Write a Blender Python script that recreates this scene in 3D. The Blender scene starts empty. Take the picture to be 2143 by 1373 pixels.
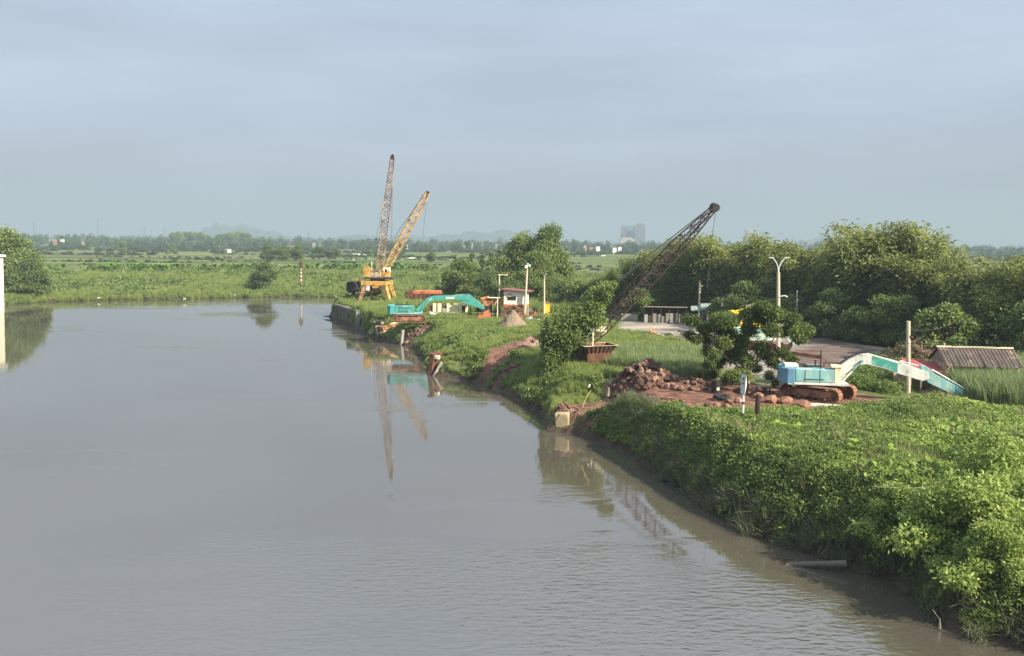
import bpy, math, random
import numpy as np
from mathutils import Vector, Matrix, Euler
random.seed(7); rng = np.random.default_rng(7)
R = math.radians
sc = bpy.context.scene
# ------------------------------------------------------------------ camera
F = 1800.0; IW, IH = 2143.0, 1373.0
PITCH = R(3.0); ROLL = R(0.6); CH = 13.0
HOR = 508.0; HAZE = 0.00040
CY0 = HOR + F*math.tan(PITCH)
cam = bpy.data.cameras.new('camera'); camo = bpy.data.objects.new('camera', cam)
sc.collection.objects.link(camo); sc.camera = camo
cam.sensor_fit = 'HORIZONTAL'; cam.sensor_width = 36; cam.lens = 36*F/IW
cam.shift_y = -(IH/2 - CY0)/IW
cam.clip_start = 0.3; cam.clip_end = 40000
cm = Matrix.Rotation(R(90)-PITCH, 4, 'X') @ Matrix.Rotation(ROLL, 4, 'Z')
camo.matrix_world = Matrix.Translation((0, 0, CH)) @ cm
CM3 = cm.to_3x3()
def ray(px, py):
    return CM3 @ Vector(((px-IW/2)/F, -(py-CY0)/F, -1.0))
def W(px, py, z=2.6):                       # where the photograph's pixel meets the level z
    d = ray(px, py); t = (z-CH)/d.z
    return Vector((d.x*t, d.y*t, z))
def Hh(px, py, Y):                          # the point at distance Y under that pixel
    d = ray(px, py); t = Y/d.y
    return Vector((d.x*t, Y, CH+d.z*t))
# ------------------------------------------------------------------ world and sun
SUN = Vector((0.74, -0.52, 0.60)).normalized()
elev = math.asin(SUN.z); azim = math.atan2(SUN.x, SUN.y)
w = bpy.data.worlds.new('World'); sc.world = w; w.use_nodes = True
nt = w.node_tree; nt.nodes.clear()
def N(nt, t, **k):
    n = nt.nodes.new(t)
    for a, b in k.items(): setattr(n, a, b)
    return n
sky = N(nt, 'ShaderNodeTexSky', sky_type='NISHITA', sun_disc=False, sun_elevation=elev, sun_rotation=azim, dust_density=3.0)
b1 = N(nt, 'ShaderNodeBackground'); b1.inputs[1].default_value = 0.05
nt.links.new(sky.outputs[0], b1.inputs[0])
tc = N(nt, 'ShaderNodeTexCoord'); sp = N(nt, 'ShaderNodeSeparateXYZ'); nt.links.new(tc.outputs['Generated'], sp.inputs[0])
rp = N(nt, 'ShaderNodeValToRGB'); nt.links.new(sp.outputs['Z'], rp.inputs[0])
e = rp.color_ramp.elements
e[0].position = 0.0; e[0].color = (0.180, 0.205, 0.222, 1)
e[1].position = 1.0; e[1].color = (0.42, 0.49, 0.60, 1)
x = e.new(0.10); x.color = (0.216, 0.246, 0.298, 1)
x = e.new(0.27); x.color = (0.248, 0.290, 0.362, 1)
mp = N(nt, 'ShaderNodeMapping'); mp.inputs['Scale'].default_value = (1.2, 1.2, 7.0); nt.links.new(tc.outputs['Generated'], mp.inputs[0])
nz = N(nt, 'ShaderNodeTexNoise'); nz.inputs['Scale'].default_value = 2.2; nz.inputs['Detail'].default_value = 5; nt.links.new(mp.outputs[0], nz.inputs[0])
mr = N(nt, 'ShaderNodeMapRange'); mr.inputs[1].default_value = 0.3; mr.inputs[2].default_value = 0.7; mr.inputs[3].default_value = 0.88; mr.inputs[4].default_value = 1.12
nt.links.new(nz.outputs[0], mr.inputs[0])
b2 = N(nt, 'ShaderNodeBackground'); nt.links.new(rp.outputs[0], b2.inputs[0]); nt.links.new(mr.outputs[0], b2.inputs[1])
mx = N(nt, 'ShaderNodeMixShader'); mx.inputs[0].default_value = 0.88
nt.links.new(b1.outputs[0], mx.inputs[1]); nt.links.new(b2.outputs[0], mx.inputs[2])
wo = N(nt, 'ShaderNodeOutputWorld'); nt.links.new(mx.outputs[0], wo.inputs[0])
sl = bpy.data.lights.new('sun', 'SUN'); sl.energy = 5.0; sl.angle = R(0.8); sl.color = (1.0, 0.90, 0.74)
so = bpy.data.objects.new('sun', sl); sc.collection.objects.link(so)
so.rotation_euler = SUN.to_track_quat('Z', 'Y').to_euler(); so.location = (60, -40, 60)
sc.view_settings.view_transform = 'Standard'; sc.view_settings.look = 'None'
sc.view_settings.exposure = 1.28; sc.view_settings.gamma = 1.0; sc.view_settings.use_curve_mapping = False
sc.render.engine = 'CYCLES'
cy = sc.cycles; cy.use_denoising = True; cy.max_bounces = 7; cy.diffuse_bounces = 2; cy.glossy_bounces = 3
cy.transmission_bounces = 3; cy.volume_bounces = 1; cy.transparent_max_bounces = 4
cy.sample_clamp_indirect = 4.0; cy.caustics_reflective = False; cy.caustics_refractive = False
# ------------------------------------------------------------------ materials
MATS = {}
def mat(name, col, rough=0.7, var=0.25, scale=3.0, col2=None, amt=0.5, s2=1.2, metal=0.0, bump=0.0, bscale=12.0, spec=0.3, stretch=(1,1,1)):
    if name in MATS: return MATS[name]
    m = bpy.data.materials.new(name); m.use_nodes = True; t = m.node_tree
    p = t.nodes['Principled BSDF']; L = t.links.new
    tc = N(t, 'ShaderNodeTexCoord'); mp = N(t, 'ShaderNodeMapping'); mp.inputs['Scale'].default_value = stretch; L(tc.outputs['Object'], mp.inputs[0])
    nz = N(t, 'ShaderNodeTexNoise'); nz.inputs['Scale'].default_value = scale; nz.inputs['Detail'].default_value = 6; L(mp.outputs[0], nz.inputs[0])
    r = N(t, 'ShaderNodeMapRange'); r.inputs[1].default_value = 0.25; r.inputs[2].default_value = 0.75; r.inputs[3].default_value = 1-var; r.inputs[4].default_value = 1+var; L(nz.outputs[0], r.inputs[0])
    base = N(t, 'ShaderNodeRGB'); base.outputs[0].default_value = (*col, 1)
    src = base.outputs[0]
    if col2:
        n2 = N(t, 'ShaderNodeTexNoise'); n2.inputs['Scale'].default_value = s2; n2.inputs['Detail'].default_value = 8; n2.inputs['Roughness'].default_value = 0.65; L(mp.outputs[0], n2.inputs[0])
        r2 = N(t, 'ShaderNodeMapRange'); a = 0.5+(0.5-amt)*0.5
        r2.inputs[1].default_value = a-0.05; r2.inputs[2].default_value = a+0.05; L(n2.outputs[0], r2.inputs[0])
        mi = N(t, 'ShaderNodeMix', data_type='RGBA'); L(r2.outputs[0], mi.inputs[0]); L(src, mi.inputs[6]); mi.inputs[7].default_value = (*col2, 1); src = mi.outputs[2]
    v = N(t, 'ShaderNodeVectorMath', operation='SCALE'); L(src, v.inputs[0]); L(r.outputs[0], v.inputs['Scale']); L(v.outputs[0], p.inputs['Base Color'])
    p.inputs['Roughness'].default_value = rough; p.inputs['Metallic'].default_value = metal; p.inputs['Specular IOR Level'].default_value = spec
    if bump:
        n3 = N(t, 'ShaderNodeTexNoise'); n3.inputs['Scale'].default_value = bscale; n3.inputs['Detail'].default_value = 6; L(tc.outputs['Object'], n3.inputs[0])
        b = N(t, 'ShaderNodeBump'); b.inputs['Strength'].default_value = bump; b.inputs['Distance'].default_value = 0.1; L(n3.outputs[0], b.inputs['Height']); L(b.outputs[0], p.inputs['Normal'])
    MATS[name] = m; return m
def leafmat(name, dark, mid, light, trans=0.35, rough=0.55, patch=0.25, spec=0.25):
    if name in MATS: return MATS[name]
    m = bpy.data.materials.new(name); m.use_nodes = True; t = m.node_tree; L = t.links.new
    p = t.nodes['Principled BSDF']; out = t.nodes['Material Output']
    at = N(t, 'ShaderNodeAttribute', attribute_name='tint')
    oi = N(t, 'ShaderNodeObjectInfo'); ge = N(t, 'ShaderNodeNewGeometry')
    nz = N(t, 'ShaderNodeTexNoise'); nz.inputs['Scale'].default_value = 0.22; nz.inputs['Detail'].default_value = 4; L(ge.outputs['Position'], nz.inputs[0])
    a1 = N(t, 'ShaderNodeMath', operation='MULTIPLY_ADD'); L(oi.outputs['Random'], a1.inputs[0]); a1.inputs[1].default_value = 0.22; L(at.outputs['Fac'], a1.inputs[2])
    a2 = N(t, 'ShaderNodeMath', operation='MULTIPLY_ADD'); L(nz.outputs[0], a2.inputs[0]); a2.inputs[1].default_value = patch*2; L(a1.outputs[0], a2.inputs[2])
    a3 = N(t, 'ShaderNodeMath', operation='SUBTRACT'); L(a2.outputs[0], a3.inputs[0]); a3.inputs[1].default_value = patch+0.11
    rp = N(t, 'ShaderNodeValToRGB'); L(a3.outputs[0], rp.inputs[0]); e = rp.color_ramp.elements
    e[0].position = 0.0; e[0].color = (*dark, 1); e[1].position = 1.0; e[1].color = (*light, 1); x = e.new(0.5); x.color = (*mid, 1)
    L(rp.outputs[0], p.inputs['Base Color']); p.inputs['Roughness'].default_value = rough; p.inputs['Specular IOR Level'].default_value = spec
    tr = N(t, 'ShaderNodeBsdfTranslucent'); L(rp.outputs[0], tr.inputs[0])
    mx = N(t, 'ShaderNodeMixShader'); mx.inputs[0].default_value = trans; L(p.outputs[0], mx.inputs[1]); L(tr.outputs[0], mx.inputs[2]); L(mx.outputs[0], out.inputs[0])
    MATS[name] = m; return m
YEL = (0.50, 0.30, 0.065); TEAL = (0.06, 0.27, 0.22); RUST = (0.16, 0.065, 0.035)
m_yellow = mat('yellow_paint', YEL, 0.6, 0.2, 2, RUST, 0.35, 1.5)
m_rust = mat('rust', (0.15, 0.065, 0.035), 0.85, 0.45, 4, (0.07, 0.035, 0.022), 0.5, 2.0, bump=0.3)
m_dark = mat('dark_steel', (0.035, 0.032, 0.032), 0.7, 0.4, 4, (0.10, 0.05, 0.03), 0.35)
m_boomrust = mat('worn_boom_paint', (0.38, 0.29, 0.18), 0.8, 0.4, 1.2, (0.16, 0.085, 0.05), 0.55, 0.45)
m_boomyel = mat('worn_yellow_boom_paint', (0.55, 0.36, 0.13), 0.75, 0.3, 1.0, (0.24, 0.13, 0.07), 0.42, 0.6)
m_brown = mat('brown_boom_paint', (0.045, 0.030, 0.025), 0.8, 0.5, 1.5, (0.13, 0.06, 0.04), 0.22, 0.8)
m_teal = mat('teal_paint', TEAL, 0.5, 0.15, 2, (0.16, 0.40, 0.36), 0.3, 1.0)
m_tealw = mat('faded_turquoise_paint', (0.19, 0.39, 0.385), 0.6, 0.30, 2, (0.30, 0.42, 0.38), 0.4, 1.6, stretch=(1,1,.35))
m_white = mat('chalky_white_paint', (0.56, 0.57, 0.52), 0.65, 0.28, 2, (0.33, 0.34, 0.27), 0.3, 2.2, stretch=(1,1,.5))
m_cream = mat('cream_paint', (0.70, 0.62, 0.42), 0.7, 0.15, 3, (0.35, 0.25, 0.15), 0.2, 2)
m_conc = mat('weathered_concrete', (0.27, 0.255, 0.22), 0.9, 0.3, 2, (0.13, 0.125, 0.10), 0.45, 0.7, bump=0.3, stretch=(1,1,0.3))
m_dconc = mat('dark_stained_concrete', (0.105, 0.10, 0.085), 0.9, 0.35, 1.5, (0.08, 0.08, 0.06), 0.5, 0.8, bump=0.4, stretch=(1,1,0.25))
m_pole = mat('pole_concrete', (0.50, 0.43, 0.31), 0.85, 0.15, 3)
m_polegrey = mat('grey_pole_concrete', (0.30, 0.30, 0.27), 0.85, 0.2, 3)
m_galv = mat('galvanised_steel', (0.55, 0.56, 0.55), 0.5, 0.1, 3)
m_black = mat('black_rubber', (0.02, 0.02, 0.02), 0.8, 0.3, 5)
m_track = mat('muddy_track_steel', (0.27, 0.13, 0.075), 0.9, 0.4, 6, (0.10, 0.055, 0.04), 0.4, 2.5, bump=0.4)
m_trunk = mat('bark', (0.16, 0.12, 0.08), 0.9, 0.35, 5, (0.08, 0.06, 0.045), 0.4, 3, bump=0.5)
m_rock = mat('reddish_rock', (0.27, 0.155, 0.105), 0.9, 0.4, 2.5, (0.20, 0.15, 0.13), 0.45, 1.4, bump=0.6)
m_rockdk = mat('purple_brown_rock', (0.105, 0.056, 0.040), 0.9, 0.4, 2.5, (0.17, 0.10, 0.072), 0.35, 1.2, bump=0.6)
m_orange = mat('orange_clay_rock', (0.29, 0.145, 0.09), 0.9, 0.3, 2, (0.20, 0.11, 0.08), 0.45, 1.4, bump=0.6)
m_roof = mat('grimy_corrugated_sheet', (0.095, 0.075, 0.062), 0.8, 0.35, 1.5, (0.25, 0.19, 0.12), 0.3, 0.9)
m_wall = mat('flaking_plaster', (0.42, 0.33, 0.21), 0.9, 0.25, 2, (0.22, 0.19, 0.14), 0.4, 1.2)
m_wood = mat('grey_wood', (0.22, 0.19, 0.15), 0.9, 0.3, 4)
m_sand = mat('brown_gravel', (0.24, 0.18, 0.12), 0.95, 0.3, 12, (0.17, 0.13, 0.10), 0.4, 3, bump=0.5, bscale=40)
m_red = mat('red_roof_paint', (0.30, 0.07, 0.06), 0.7, 0.25, 3)
m_window = mat('dark_window', (0.02, 0.02, 0.022), 0.25, 0.2, 3, spec=0.5)
m_signy = mat('sign_yellow', (0.80, 0.55, 0.03), 0.6, 0.1, 3)
m_orpaint = mat('orange_red_paint', (0.50, 0.16, 0.07), 0.7, 0.2, 3, RUST, 0.35)
m_pink = mat('haze_tower_wall', (0.13, 0.11, 0.13), 0.9, 0.05, 0.02)
m_bluet = mat('blue_tower_wall', (0.08, 0.14, 0.21), 0.8, 0.05, 0.02)
m_pale = mat('pale_tower_wall', (0.34, 0.33, 0.27), 0.9, 0.05, 0.02)
m_vine = leafmat('vine_leaves', (0.085, 0.145, 0.035), (0.28, 0.38, 0.09), (0.52, 0.58, 0.19), 0.5)
m_vine2 = leafmat('bush_leaves', (0.07, 0.12, 0.035), (0.19, 0.26, 0.07), (0.38, 0.45, 0.14), 0.45)
m_grass = leafmat('grass_blades', (0.10, 0.16, 0.045), (0.27, 0.34, 0.095), (0.48, 0.50, 0.18), 0.5)
m_bamboo = leafmat('bamboo_leaves', (0.085, 0.12, 0.05), (0.24, 0.275, 0.085), (0.39, 0.42, 0.13), 0.48, patch=0.5)
m_tree = leafmat('tree_leaves', (0.07, 0.12, 0.042), (0.175, 0.24, 0.075), (0.34, 0.40, 0.12), 0.46)
m_greyleaf = leafmat('waterside_stems', (0.07, 0.085, 0.045), (0.15, 0.165, 0.09), (0.28, 0.28, 0.17), 0.35)
m_reed = leafmat('pale_reeds', (0.10, 0.15, 0.06), (0.22, 0.28, 0.12), (0.38, 0.44, 0.19), 0.4)
m_far = leafmat('far_tree_leaves', (0.04, 0.075, 0.03), (0.08, 0.13, 0.045), (0.14, 0.19, 0.06), 0.2, patch=0.15)
m_banana = leafmat('banana_leaves', (0.06, 0.13, 0.02), (0.15, 0.27, 0.04), (0.33, 0.45, 0.08), 0.4)
# ------------------------------------------------------------------ builders
def tag(o, label=None, cat=None, group=None, kind=None):
    if label: o['label'] = label
    if cat: o['category'] = cat
    if group: o['group'] = group
    if kind: o['kind'] = kind
    return o
def empty(name, loc, rz=0.0, label=None, cat=None, group=None, rot=None):
    o = bpy.data.objects.new(name, None); sc.collection.objects.link(o); o.empty_display_size = 0.3
    o.location = loc; o.rotation_euler = rot if rot else (0, 0, rz)
    return tag(o, label, cat, group)
class MB:
    def __init__(s): s.v = []; s.f = []
    def add(s, vs, fs):
        k = len(s.v); s.v += [tuple(v) for v in vs]; s.f += [tuple(i+k for i in f) for f in fs]; return s
    def box(s, c, size, rot=None, taper=1.0):
        x, y, z = [a/2 for a in size]
        vs = [Vector((sx*x*(taper if sz > 0 else 1), sy*y*(taper if sz > 0 else 1), sz*z)) for sz in (-1, 1) for sy in (-1, 1) for sx in (-1, 1)]
        if rot is not None:
            m = Euler(rot).to_matrix(); vs = [m @ v for v in vs]
        vs = [v+Vector(c) for v in vs]
        return s.add(vs, [(0,2,3,1),(4,5,7,6),(0,1,5,4),(2,6,7,3),(0,4,6,2),(1,3,7,5)])
    def tube(s, a, b, r, n=8, r2=None, cap=True):
        a = Vector(a); b = Vector(b); d = (b-a)
        if d.length < 1e-6: return s
        q = d.to_track_quat('Z', 'Y'); r2 = r if r2 is None else r2
        vs = []
        for p, rr in ((a, r), (b, r2)):
            for i in range(n):
                t = 2*math.pi*i/n; vs.append(p + q @ Vector((rr*math.cos(t), rr*math.sin(t), 0)))
        fs = [(i, (i+1) % n, n+(i+1) % n, n+i) for i in range(n)]
        if cap: fs += [tuple(range(n-1, -1, -1)), tuple(range(n, 2*n))]
        return s.add(vs, fs)
    def beam(s, a, b, wd, h=None):
        a = Vector(a); b = Vector(b); d = b-a; h = wd if h is None else h
        q = d.to_track_quat('Z', 'Y'); vs = []
        for p in (a, b):
            for sx, sy in ((-1,-1),(1,-1),(1,1),(-1,1)): vs.append(p + q @ Vector((sx*wd/2, sy*h/2, 0)))
        return s.add(vs, [(3,2,1,0),(4,5,6,7),(0,1,5,4),(1,2,6,5),(2,3,7,6),(3,0,4,7)])
    def path(s, pts, r, n=6):
        for a, b in zip(pts[:-1], pts[1:]): s.tube(a, b, r, n)
        return s
    def prism(s, prof, y0, y1):                # profile in the xz plane pulled along y
        n = len(prof)
        vs = [(x, y0, z) for x, z in prof] + [(x, y1, z) for x, z in prof]
        fs = [tuple(range(n)), tuple(range(2*n-1, n-1, -1))] + [((i+1) % n, i, n+i, n+(i+1) % n) for i in range(n)]
        return s.add(vs, fs)
    def build(s, name, m, parent=None, loc=None, rot=None, smooth=False, bevel=0.0, kind=None, label=None):
        me = bpy.data.meshes.new(name); me.from_pydata(s.v, [], s.f); me.update()
        if smooth: me.polygons.foreach_set('use_smooth', [True]*len(me.polygons))
        me.materials.append(m)
        o = bpy.data.objects.new(name, me); sc.collection.objects.link(o)
        if parent: o.parent = parent
        if loc is not None: o.location = loc
        if rot is not None: o.rotation_euler = rot
        if bevel:
            b = o.modifiers.new('bevel', 'BEVEL'); b.width = bevel; b.segments = 2; b.limit_method = 'ANGLE'; b.angle_limit = R(35)
        if kind: o['kind'] = kind
        if label: o['label'] = label
        return o
def npmesh(name, V, Fs, m, tint=None, smooth=False):
    me = bpy.data.meshes.new(name); V = np.asarray(V, dtype=np.float32); Fs = np.asarray(Fs, dtype=np.int32)
    n, k = Fs.shape
    me.vertices.add(len(V)); me.vertices.foreach_set('co', V.ravel())
    me.loops.add(n*k); me.loops.foreach_set('vertex_index', Fs.ravel())
    me.polygons.add(n); me.polygons.foreach_set('loop_start', np.arange(0, n*k, k, dtype=np.int32))
    me.polygons.foreach_set('loop_total', np.full(n, k, dtype=np.int32))
    if smooth: me.polygons.foreach_set('use_smooth', np.ones(n, dtype=bool))
    me.update(calc_edges=True)
    if tint is not None:
        a = me.attributes.new('tint', 'FLOAT', 'POINT'); a.data.foreach_set('value', np.asarray(tint, dtype=np.float32))
    if m: me.materials.append(m)
    return me
def unit(v): return v/np.maximum(np.linalg.norm(v, axis=-1, keepdims=True), 1e-6)
def leaf_mesh(name, C, D, ln, wd, m, tint, fold=0.25, up=1.3):
    n = len(C); D = unit(D)
    rnd = unit(rng.normal(size=(n, 3))+np.array([0, 0, up])); S = unit(np.cross(D, rnd)); U = np.cross(S, D)
    ln = np.broadcast_to(ln, n)[:, None]; wd = np.broadcast_to(wd, n)[:, None]
    b = C - D*ln*0.5; t = C + D*ln*0.5 - U*ln*0.12
    l = C - S*wd*0.5 + U*wd*fold; r = C + S*wd*0.5 + U*wd*fold
    V = np.stack([b, r, t, l], 1).reshape(-1, 3)
    i = np.arange(n)[:, None]*4
    Fs = np.concatenate([i+np.array([0, 1, 2]), i+np.array([0, 2, 3])], 0)
    return npmesh(name, V, Fs, m, np.repeat(tint, 4))
def blob_crown(name, blobs, m, dens=260, ln=0.3, wd=0.16, tmid=0.45, tvar=0.25, droop=0.3):
    Cs = []; Ds = []; T = []
    for (x, y, z, r, rz) in blobs:
        n = max(12, int(dens*r*r)); u = unit(rng.normal(size=(n, 3))); rad = rng.uniform(0.45, 1.0, n)**0.6 * (1+0.25*rng.normal(size=n))
        p = u*rad[:, None]*np.array([r, r, rz]); Cs.append(p+np.array([x, y, z]))
        d = u + 0.7*rng.normal(size=(n, 3)); d[:, 2] -= droop; Ds.append(d)
        T.append(np.full(n, tmid+rng.normal()*0.10) + rng.normal(size=n)*tvar*0.5)
    C = np.concatenate(Cs); D = np.concatenate(Ds); T = np.concatenate(T)
    k = rng.uniform(0.7, 1.3, len(C))
    return leaf_mesh(name, C, D, ln*k, wd*k, m, T)
def obj(name, me, parent=None, loc=None):
    o = bpy.data.objects.new(name, me); sc.collection.objects.link(o)
    if parent: o.parent = parent
    if loc is not None: o.location = loc
    return o
def kids(o): return [c for c in bpy.data.objects if c.parent == o]
def copy_tree(o, parent=None, children=None):
    c = o.copy(); sc.collection.objects.link(c)
    if parent: c.parent = parent
    for ch in (children or {}).get(o, []): copy_tree(ch, c, children)
    return c
# ------------------------------------------------------------------ terrain
def seg_dist(P, poly, closed=True):
    P = np.asarray(P, dtype=np.float64); A = np.array(poly, dtype=np.float64); B = np.roll(A, -1, 0)
    if not closed: A, B = A[:-1], B[:-1]
    best = np.full(len(P), 1e18); inside = np.zeros(len(P), bool)
    for a, b in zip(A, B):
        ab = b-a; t = np.clip(((P-a)@ab)/max(ab@ab, 1e-9), 0, 1); d = P-(a+t[:, None]*ab); best = np.minimum(best, (d*d).sum(1))
        if closed:
            c = (a[1] > P[:, 1]) != (b[1] > P[:, 1])
            if b[1] != a[1]: inside ^= c & (P[:, 0] < (b[0]-a[0])*(P[:, 1]-a[1])/(b[1]-a[1])+a[0])
    d = np.sqrt(best)
    return np.where(inside, d, -d) if closed else d
_gr = rng.uniform(0, 2*math.pi, (3, 64, 2)); _tab = rng.uniform(-1, 1, (256, 256))
def vnoise(x, y, s):
    x = np.asarray(x)/s+37.3; y = np.asarray(y)/s+91.7; xi = np.floor(x).astype(int); yi = np.floor(y).astype(int); fx = x-xi; fy = y-yi
    fx = fx*fx*(3-2*fx); fy = fy*fy*(3-2*fy)
    g = lambda a, b: _tab[a % 256, b % 256]
    return (g(xi, yi)*(1-fx)+g(xi+1, yi)*fx)*(1-fy)+(g(xi, yi+1)*(1-fx)+g(xi+1, yi+1)*fx)*fy
def fbm(x, y, s, o=3): return sum(vnoise(x+17*i, y-9*i, s/2**i)/2**i for i in range(o))/1.5
shore_px = [(2143,1350),(2060,1335),(1985,1312),(1945,1275),(1925,1235),(1870,1212),(1780,1185),(1690,1155),(1600,1122),(1530,1088),(1480,1058),(1420,1015),(1380,985),(1330,950),(1275,925),(1225,912),(1195,906),(1155,902),(1150,880),(1128,862),(1100,846),(1060,824),(1010,800),(970,795),(925,789),(897,783),(896,762),(900,752),(880,740),(862,726),(830,720),(800,712),(775,702),(760,694),(748,688),(745,685),(697,668)]
shore = [tuple(W(a, b, 0).xy) for a, b in shore_px]
landR = [(30, 10), (55, -40), (80, -200)]
landR = [(8000, -200), (80, -200), (55, -40), (27, 12)] + shore + [(-31.5, 149), (-24, 160), (-6, 168), (14, 176), (50, 192), (120, 214), (400, 260), (8000, 900)]
farS = [(-9000, -2500), (-900, -60), (-300, 96), (-180, 140)] + [tuple(W(a, b, 0).xy) for a, b in [(0, 638), (100, 632), (250, 628), (400, 626), (560, 622), (700, 622)]] + [(-30, 197), (-10, 190), (12, 190), (50, 202), (120, 224), (400, 274), (8000, 930), (9000, 30000), (-9000, 30000)]
W2 = lambda l, z=2.6: [tuple(W(a, b, z).xy) for a, b in l]
yard = W2([(1285,680),(1330,668),(1445,668),(1560,684),(1690,696),(1868,722),(1885,748),(1800,760),(1700,800),(1640,808),(1500,760),(1440,714),(1285,700)])
lane = W2([(1290,690),(1440,686),(1690,706),(1860,735),(1860,730),(1690,700),(1440,680),(1290,684)])
red1 = W2([(1152,868),(1180,852),(1285,838),(1275,815),(1330,800),(1480,792),(1640,812),(1850,830),(1850,852),(1690,860),(1480,868),(1380,872),(1290,862),(1240,880),(1180,888)])
red2 = W2([(985,744),(1040,722),(1135,700),(1142,726),(1100,738),(1010,748)])
red4 = W2([(1148,862),(1172,850),(1240,842),(1300,832),(1300,856),(1246,866),(1205,878),(1165,884)], 1.35)
red3 = W2([(985,708),(1030,702),(1030,712),(1000,718)])
coal = W2([(1640,745),(1690,706),(1780,716),(1850,738),(1800,758),(1700,800)])
SPIT = tuple(W(1205, 893, 0).xy)
def inpoly_sd(P, poly): return seg_dist(P, poly)
def terr(P):
    P = np.atleast_2d(P)
    x, y = P[:, 0], P[:, 1]
    a = seg_dist(P, landR); b = seg_dist(P, farS)
    a = a + 0.28*fbm(x, y, 5)*np.clip(1-np.abs(a)/8, 0, 1)*(1-((x < -20) & (y > 120) & (y < 150)))
    wid = np.where((y > 118) & (y < 150) & (x < -10), 0.7, 1.5+1.9*np.clip((y-62)/6, 0, 1)+1.0*np.clip((50-y)/6, 0, 1))
    hr = np.where(a > 0, 2.6*np.clip(a/wid, 0, 1)**0.7, np.clip(a*0.6, -2.5, 0))
    hr = hr + np.where(a > 2.5, 0.10*fbm(x, y, 6), 0)
    ds = np.hypot(x-SPIT[0], y-SPIT[1]); hr = np.minimum(hr, 1.35+1.3*np.clip((ds-3.2)/1.6, 0, 1)); hr = np.where(a > 0, np.maximum(hr, 1.3*np.clip(a/0.5, 0, 1)**0.6*np.clip((5.0-ds)/1.5, 0, 1)), hr)
    hb = np.where(b > 0, np.where(b < 4, 0.9*b/4, np.where(b < 70, 0.9+(b-4)/66*2.6, 3.5-np.clip((b-75)/10, 0, 1)*0.6)), np.clip(b*0.4, -2.5, 0))
    hb = hb + np.where((b > 3) & (b < 200), 0.35*fbm(x, y, 9), 0)
    return np.maximum(hr, hb), a, b
def tz(x, y): return float(terr([[x, y]])[0][0])
def lines(dense0, dense1, step, lo, hi, g):
    a = list(np.arange(dense0, dense1+step, step)); s = step; v = a[-1]
    while v < hi: s *= g; v += s; a.append(v)
    s = step; v = a[0]; pre = []
    while v > lo: s *= g; v -= s; pre.append(v)
    return np.array(pre[::-1]+a)
XS = lines(-48, 90, 0.75, -9000, 9000, 1.09); YS = lines(16, 215, 0.8, -900, 16000, 1.07)
GX, GY = np.meshgrid(XS, YS); GP = np.stack([GX.ravel(), GY.ravel()], 1)
HZ, SA, SB = terr(GP)
nx, ny = len(XS), len(YS)
idx = (np.arange(ny-1)[:, None]*nx+np.arange(nx-1)[None]).ravel()
me = npmesh('ground', np.column_stack([GP, HZ]), np.stack([idx, idx+1, idx+nx+1, idx+nx], 1), None, smooth=True)
def attr(me, name, vals):
    a = me.attributes.new(name, 'FLOAT', 'POINT'); a.data.foreach_set('value', np.asarray(vals, dtype=np.float32))
near = (np.abs(GP[:, 0]-20) < 120) & (GP[:, 1] > 10) & (GP[:, 1] < 230)
def zone(polys, soft=1.2, nz=1.0):
    v = np.zeros(len(GP)); Q = GP[near]; r = np.zeros(len(Q))
    for p in polys: r = np.maximum(r, np.clip((seg_dist(Q, p)+nz*fbm(Q[:, 0], Q[:, 1], 2.5)*1.2)/soft+0.5, 0, 1))
    v[near] = r; return v
attr(me, 'red', zone([red1, red2, red3, red4])); attr(me, 'yard', zone([yard])); attr(me, 'lane', zone([lane], 0.8, 0.4)); attr(me, 'coal', zone([coal], 3, 2))
gm = bpy.data.materials.new('ground_soil_and_grass'); gm.use_nodes = True; t = gm.node_tree; L = t.links.new; p = t.nodes['Principled BSDF']
ge = N(t, 'ShaderNodeNewGeometry'); sx = N(t, 'ShaderNodeSeparateXYZ'); L(ge.outputs['Position'], sx.inputs[0])
def noise(sc_, det=5, st=(1, 1, 1), rough=0.6):
    mp = N(t, 'ShaderNodeMapping'); mp.inputs['Scale'].default_value = st; L(ge.outputs['Position'], mp.inputs[0])
    n = N(t, 'ShaderNodeTexNoise'); n.inputs['Scale'].default_value = sc_; n.inputs['Detail'].default_value = det; n.inputs['Roughness'].default_value = rough; L(mp.outputs[0], n.inputs[0]); return n.outputs[0]
def ramp(fac, cols):
    r = N(t, 'ShaderNodeValToRGB'); L(fac, r.inputs[0]); e = r.color_ramp.elements
    e[0].position = cols[0][0]; e[0].color = (*cols[0][1], 1); e[1].position = cols[-1][0]; e[1].color = (*cols[-1][1], 1)
    for q, c in cols[1:-1]: x = e.new(q); x.color = (*c, 1)
    return r.outputs[0]
def mixc(fac, a, b):
    m_ = N(t, 'ShaderNodeMix', data_type='RGBA'); L(fac, m_.inputs[0]); L(a, m_.inputs[6]); L(b, m_.inputs[7]); return m_.outputs[2]
def att(nm): return N(t, 'ShaderNodeAttribute', attribute_name=nm).outputs['Fac']
def rng_(v, a, b, c=0, d=1):
    m_ = N(t, 'ShaderNodeMapRange'); L(v, m_.inputs[0])
    for i, q in enumerate((a, b, c, d)): m_.inputs[i+1].default_value = q
    return m_.outputs[0]
g1 = ramp(noise(0.6), [(0.3, (0.05, 0.075, 0.028)), (0.5, (0.10, 0.13, 0.04)), (0.7, (0.17, 0.18, 0.07))])
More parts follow.
